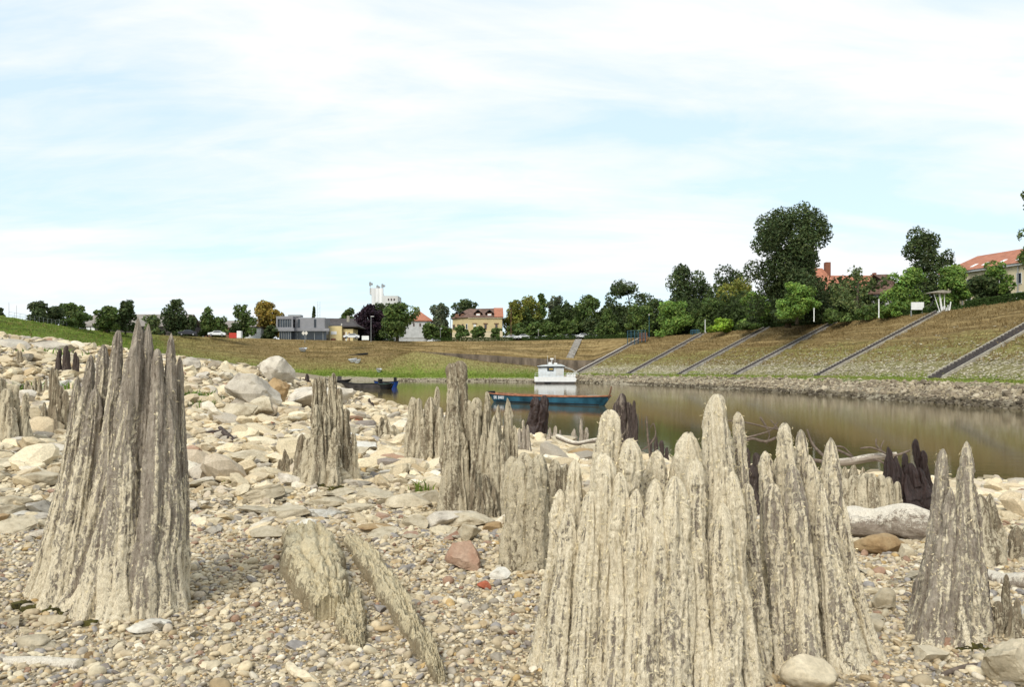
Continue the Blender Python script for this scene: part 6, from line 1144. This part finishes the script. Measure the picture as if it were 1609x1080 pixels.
for px, Y, rz, pn, lb in ((821,244,.2,'white','white car second from the mansion'),(833,247,1.2,'silver','silver car behind the short lamp post, on its left'),(846,247,1.3,'silver','silver car right behind the short lamp post'),(861,244,.9,'silver','silver car at the middle of the parked row'),(880,243,.5,'white','white car right of the middle of the parked row'),(893,243,.2,'white','white car between the middle and the small upper stairs'),(903,244,1.3,'blue','dark blue car behind the small upper stairs'),(914,238,.3,'white','white car just right of the small upper stairs'),(926,240,.4,'white','white van-like car under the ragged tall tree'),(938,238,.3,'silver','pale car by the black trunk'),(948,236,.5,'white','last white car of the row at the right'),(1013,222,1.1,'white','white car half seen behind the blue gate'),
    (295,203,.3,'dark','dark car on the left crest near the white pillar'),(341,208,.2,'white','white car under the low round tree on the left crest'),(552,224,.3,'white','white car right of the yellow building'),(682,260,.2,'white','white car behind the hedge before the white house')):
    make_car(PX(px, Y), Y, GZ+(.75 if 700 < px < 1100 else .1), rz, pn, lb, gc, car0)
Y = 208; e_ = emp('red_container', (PX(366, Y), Y, GZ), 'red and white kiosk-like box between the low trees on the left crest', 'box'); MB().box(-1, .9, 0, 1.5, -.3, 1.0).build('body', M['red'], e_); MB().box(.95, 2.0, 0, 1.2, -.3, 1.5).build('white_panel', M['white'], e_)
# ---------------------------------------------------------------- boats
def text(name, body, size, loc, rot, mt, parent, ext=.004):
    c = bpy.data.curves.new(name, 'FONT'); c.body = body; c.size = size; c.extrude = ext; c.align_x = 'CENTER'; c.align_y = 'CENTER'
    o = bpy.data.objects.new(name, c); COL.objects.link(o); dg = bpy.context.evaluated_depsgraph_get(); me = bpy.data.meshes.new_from_object(o.evaluated_get(dg)); bpy.data.objects.remove(o)
    q = link(name, me, parent, M[mt]); q.location = loc; q.rotation_euler = rot; return q
def hull(e_, Ln, Wd, H0, H1, mh, mg, rake=.6, draft=.3, open_=True, dead='brownframe', pw=2.2):
    """flat-bottomed boat along local x; H0 sheer height at the middle, H1 at the ends"""
    K = 28; V = []; sh = []
    for i in range(K+1):
        u = -1+2*i/K; w_ = Wd/2*max(.06, 1-abs(u)**pw)**.6; zt = H0+(H1-H0)*abs(u)**2.5; xb = u*(Ln/2-rake); xt = u*Ln/2
        sh.append((xt, w_, zt)); V += [(xb, -w_*.72, -draft+(.3*abs(u)**4)), (xt, -w_, zt), (xt, -w_+.08 if w_ > .1 else 0, zt), (xb, -w_*.6, -draft+.12+(.3*abs(u)**4)), (xb, w_*.6, -draft+.12+(.3*abs(u)**4)), (xt, w_-.08 if w_ > .1 else 0, zt), (xt, w_, zt), (xb, w_*.72, -draft+(.3*abs(u)**4))]
    f = [(i*8+j, i*8+(j+1) % 8, (i+1)*8+(j+1) % 8, (i+1)*8+j) for i in range(K) for j in range(8)]+[tuple(range(8)), tuple(K*8+j for j in range(8))[::-1]]
    mb = MB(); mb.add(V, f); mb.build('hull', M[mh], e_)
    mb = MB()
    for s_2 in (-1, 1): 
        pt = [(x, s_2*(y), z+.03) for x, y, z in sh]; mb.tube(pt, [.055]*len(pt), 6)
    mb.build('gunwale', M[mg], e_)
    mb = MB(); [mb.box(x-.13, x+.13, -Wd*.40, Wd*.40, H0-.16, H0-.11) for x in (-Ln*.22, 0, Ln*.22)]; mb.build('thwarts', M[dead], e_)
# teal boat, bow left
Y = 62; A = (PX(770, 66), 66.0); B = (PX(958, 58), 58.0); Ln = math.hypot(B[0]-A[0], B[1]-A[1]); rz = math.atan2(B[1]-A[1], B[0]-A[0])
e_ = emp('teal_boat', ((A[0]+B[0])/2, (A[1]+B[1])/2, 0), 'long teal flat-bottomed boat with a rusty gunwale moored in mid river', 'boat', rz=rz)
hull(e_, Ln, 1.7, .52, .64, 'teal', 'rust', rake=.5, pw=5); e_.location.z = .02
mb = MB(); mb.tube([(Ln/2-.12, 0, .5), (Ln/2+.05, 0, .95), (Ln/2+.16, 0, 1.35)], [.07, .06, .04], 6); mb.build('stem_post', M['brownframe'], e_); MB().box(-Ln/2-.12, -Ln/2+.3, -.28, .28, .4, .82).build('bow_cap', M['black'], e_); MB().box(Ln*.36, Ln*.42, -.5, .5, .52, .68).build('box_seat', M['kerb'], e_); MB().box(-Ln*.38, Ln*.47, -.80, -.785, .02, .1).build('rubbing_strake', M['black'], e_)
t_ = text('hull_lettering', 'SK 8481', .34, (-Ln*.345, -.86, .35), (R(90), 0, 0), 'letter', e_, .012)
# three moored boats left
e_ = emp('grey_boat', (PX(578, 116), 114, 0), 'long weathered grey flat boat moored at the left shore', 'boat', rz=-.1); hull(e_, 7.0, 1.7, .62, .82, 'greyhull', 'black', rake=.9, pw=3); MB().box(-2.4, -.3, -.55, .55, .6, .72).build('boards', M['kerb'], e_)
e_ = emp('blue_boat', (PX(607, 121), 121, 0), 'bright blue boat moored behind the grey and black ones', 'boat', rz=.05); hull(e_, 3.6, 1.5, .75, .9, 'bluepaint', 'black', rake=.3, pw=5); MB().box(1.1, 1.5, -.35, .35, .8, 1.45).build('outboard_motor', M['black'], e_)
e_ = emp('black_boat', (PX(605, 108), 109, 0), 'small black boat with an outboard motor in front of the blue one', 'boat', rz=-.9); hull(e_, 3.4, 1.3, .62, .8, 'black', 'greenroof', rake=.8); MB().box(-1.75, -1.4, -.25, .25, .5, 1.35).build('outboard_motor', M['black'], e_)
e_ = emp('beached_boat', (PX(560, 121), 150, .35), 'dark upturned boat frame on the mud spit behind the moored boats', 'boat', rz=.15)
e_.location = (PX(532, 140), 140, float(G(PX(532, 140), 140))+.1); hull(e_, 4.4, 1.2, .3, .5, 'black', 'greyhull', rake=.5); MB().box(-.2, .5, -.2, .2, .3, 1.0).build('engine', M['greyhull'], e_)
# houseboat
Y = 153; k = s_(Y); e_ = emp('houseboat', (PX(873, Y), Y, 0), 'white cabin houseboat with a dark roof edge moored at the far bank', 'boat', rz=-.06)
mb = MB(); mb.prism([(-3.9, .35), (-3.95, 1.25), (3.3, 1.25), (3.6, 1.2), (3.9, .9), (3.7, .35)], 'y', 0, 2.6); mb.build('hull', M['white'], e_); MB().box(-3.7, 3.5, .1, 2.5, -.3, .35).build('float', M['greyhull'], e_); MB().box(-2.1, -.9, -.04, .12, .02, .34).build('hull_vent', M['black'], e_)
MB().box(-3.2, 1.5, .35, 2.4, 1.25, 3.05).build('cabin', M['alu'], e_); mb = MB(); mb.prism([(-3.4, 3.2), (-3.4, 3.26), (-2.6, 3.45), (-.6, 3.65), (1.0, 3.6), (1.75, 3.3), (1.75, 3.2)], 'y', .15, 2.6); mb.build('roof', M['alu'], e_); MB().box(-3.4, 1.72, .1, 2.62, 3.05, 3.2).build('roof_edge', M['black'], e_)
w_ = MB().box(-1.55, -.35, .27, .36, 2.35, 2.95).build('window', M['glass'], e_); MB().box(-1.2, -.5, .245, .262, 2.6, 2.8).build('window_sign', M['amber'], w_); MB().box(-3.1, -2.6, .33, .345, 2.75, 2.9).build('name_plate', M['steel'], e_); MB().box(.1, 1.3, .32, .345, 1.5, 2.8).build('door', M['frame'], e_)
mb = MB(); [mb.cyl((x, .05, 1.25), (x, .05, 1.95), .03, n=5) for x in np.linspace(-3.8, 3.3, 12)]; [mb.cyl((-3.8, .05, z), (3.3, .05, z), .025, n=5) for z in (1.6, 1.95)]; mb.build('railing', M['frame'], e_)
mb = MB(); [mb.tube([(x, y, .5), (x, y, 1.9), (x+.1, y, 2.05), (x+.5, y, 1.8)], [.05]*4, 6) for x, y in ((2.2, .4), (2.7, 1.2), (3.2, .6), (3.5, 1.8))]; mb.box(2.0, 3.7, .2, .5, 1.3, 1.75); mb.build('stern_frame', M['white'], e_)
mb = MB(); mb.cyl((-.7, 1, 3.5), (-.7, 1, 4.5), .05); mb.box(-1.0, -.4, .9, 1.1, 4.45, 4.75); mb.cyl((-1.5, 1, 3.5), (-1.5, 1, 5.2), .02, n=5); mb.cyl((-.1, 1, 3.5), (-.1, 1, 5.3), .02, n=5); mb.build('antenna_mast', M['white'], e_); MB().box(-1.35, -.75, .3, .9, 3.55, 4.0).build('searchlight_box', M['white'], e_); MB().box(-.3, .3, .4, 1, 3.6, 3.85).build('roof_box', M['white'], e_)
e_ = emp('gangway', (PX(905, 162), 162, .8), 'pale arched gangway from the houseboat to the bank', 'gangway'); mb = MB(); pts_ = [(-4.5, -6, 2.7), (-2.6, -3, 2.5), (-.8, 0, 1.9), (.8, 3.5, 1.0)]
for a, b_ in zip(pts_, pts_[1:]): mb.add([(a[0], a[1], a[2]), (a[0]+.2, a[1]+1.2, a[2]), (b_[0]+.2, b_[1]+1.2, b_[2]), (b_[0], b_[1], b_[2]), (a[0], a[1], a[2]-.25), (a[0]+.2, a[1]+1.2, a[2]-.25), (b_[0]+.2, b_[1]+1.2, b_[2]-.25), (b_[0], b_[1], b_[2]-.25)], [(0,1,2,3),(4,7,6,5),(0,4,5,1),(1,5,6,2),(2,6,7,3),(3,7,4,0)])
mb.build('deck', M['plaster'], e_)
# small boats lying on the grassy slope
def on_bank(px, py):
    best = None
    for tt in np.linspace(10, 16, 400):
        for r_ in np.linspace(3, 8, 50):
            p = dike(tt, r_); q = CX+p.x/p.y*F; w_ = HY-(p.z-EYE)/p.y*F; dd = abs(q-px)+abs(w_-py)
            if best is None or dd < best[0]: best = (dd, p)
    return best[1]
for px, py, Ln, rz, c_, lb in ((476, 552, 2.8, 1.0, 'alu', 'small white boat with a dark deck lying highest on the grassy slope'), (555, 569, 2.6, -.4, 'alu', 'left of two white dinghies lying side by side on the grassy slope'), (562, 571, 2.4, -.4, 'alu', 'right of two white dinghies lying side by side on the grassy slope'), (595, 585, 1.6, .9, 'alu', 'small white dinghy standing at the foot of the grassy slope')):
    p = on_bank(px, py); e_ = emp('dinghy', p+Vector((0, -.2, .35)), lb, 'boat', 'small boats on the slope', rz=rz); e_.rotation_euler = (.35, -.1, rz); hull(e_, Ln, 1.1, .4, .5, c_, 'steel', rake=.4)
p = on_bank(561, 559); e_ = emp('log_ramp', p+Vector((0, 0, .15)), 'dark narrow beam lying slanted on the grassy slope above the two dinghies', 'beam', rz=.3); MB().box(-2.8, 2.8, -.25, .25, -.2, .25).build('beam', M['black'], e_); e_.rotation_euler = (0, -.12, .25)
for o in list(bpy.data.objects):
    if o.name.startswith('embankment_stairs'): pass
bpy.context.view_layer.update()
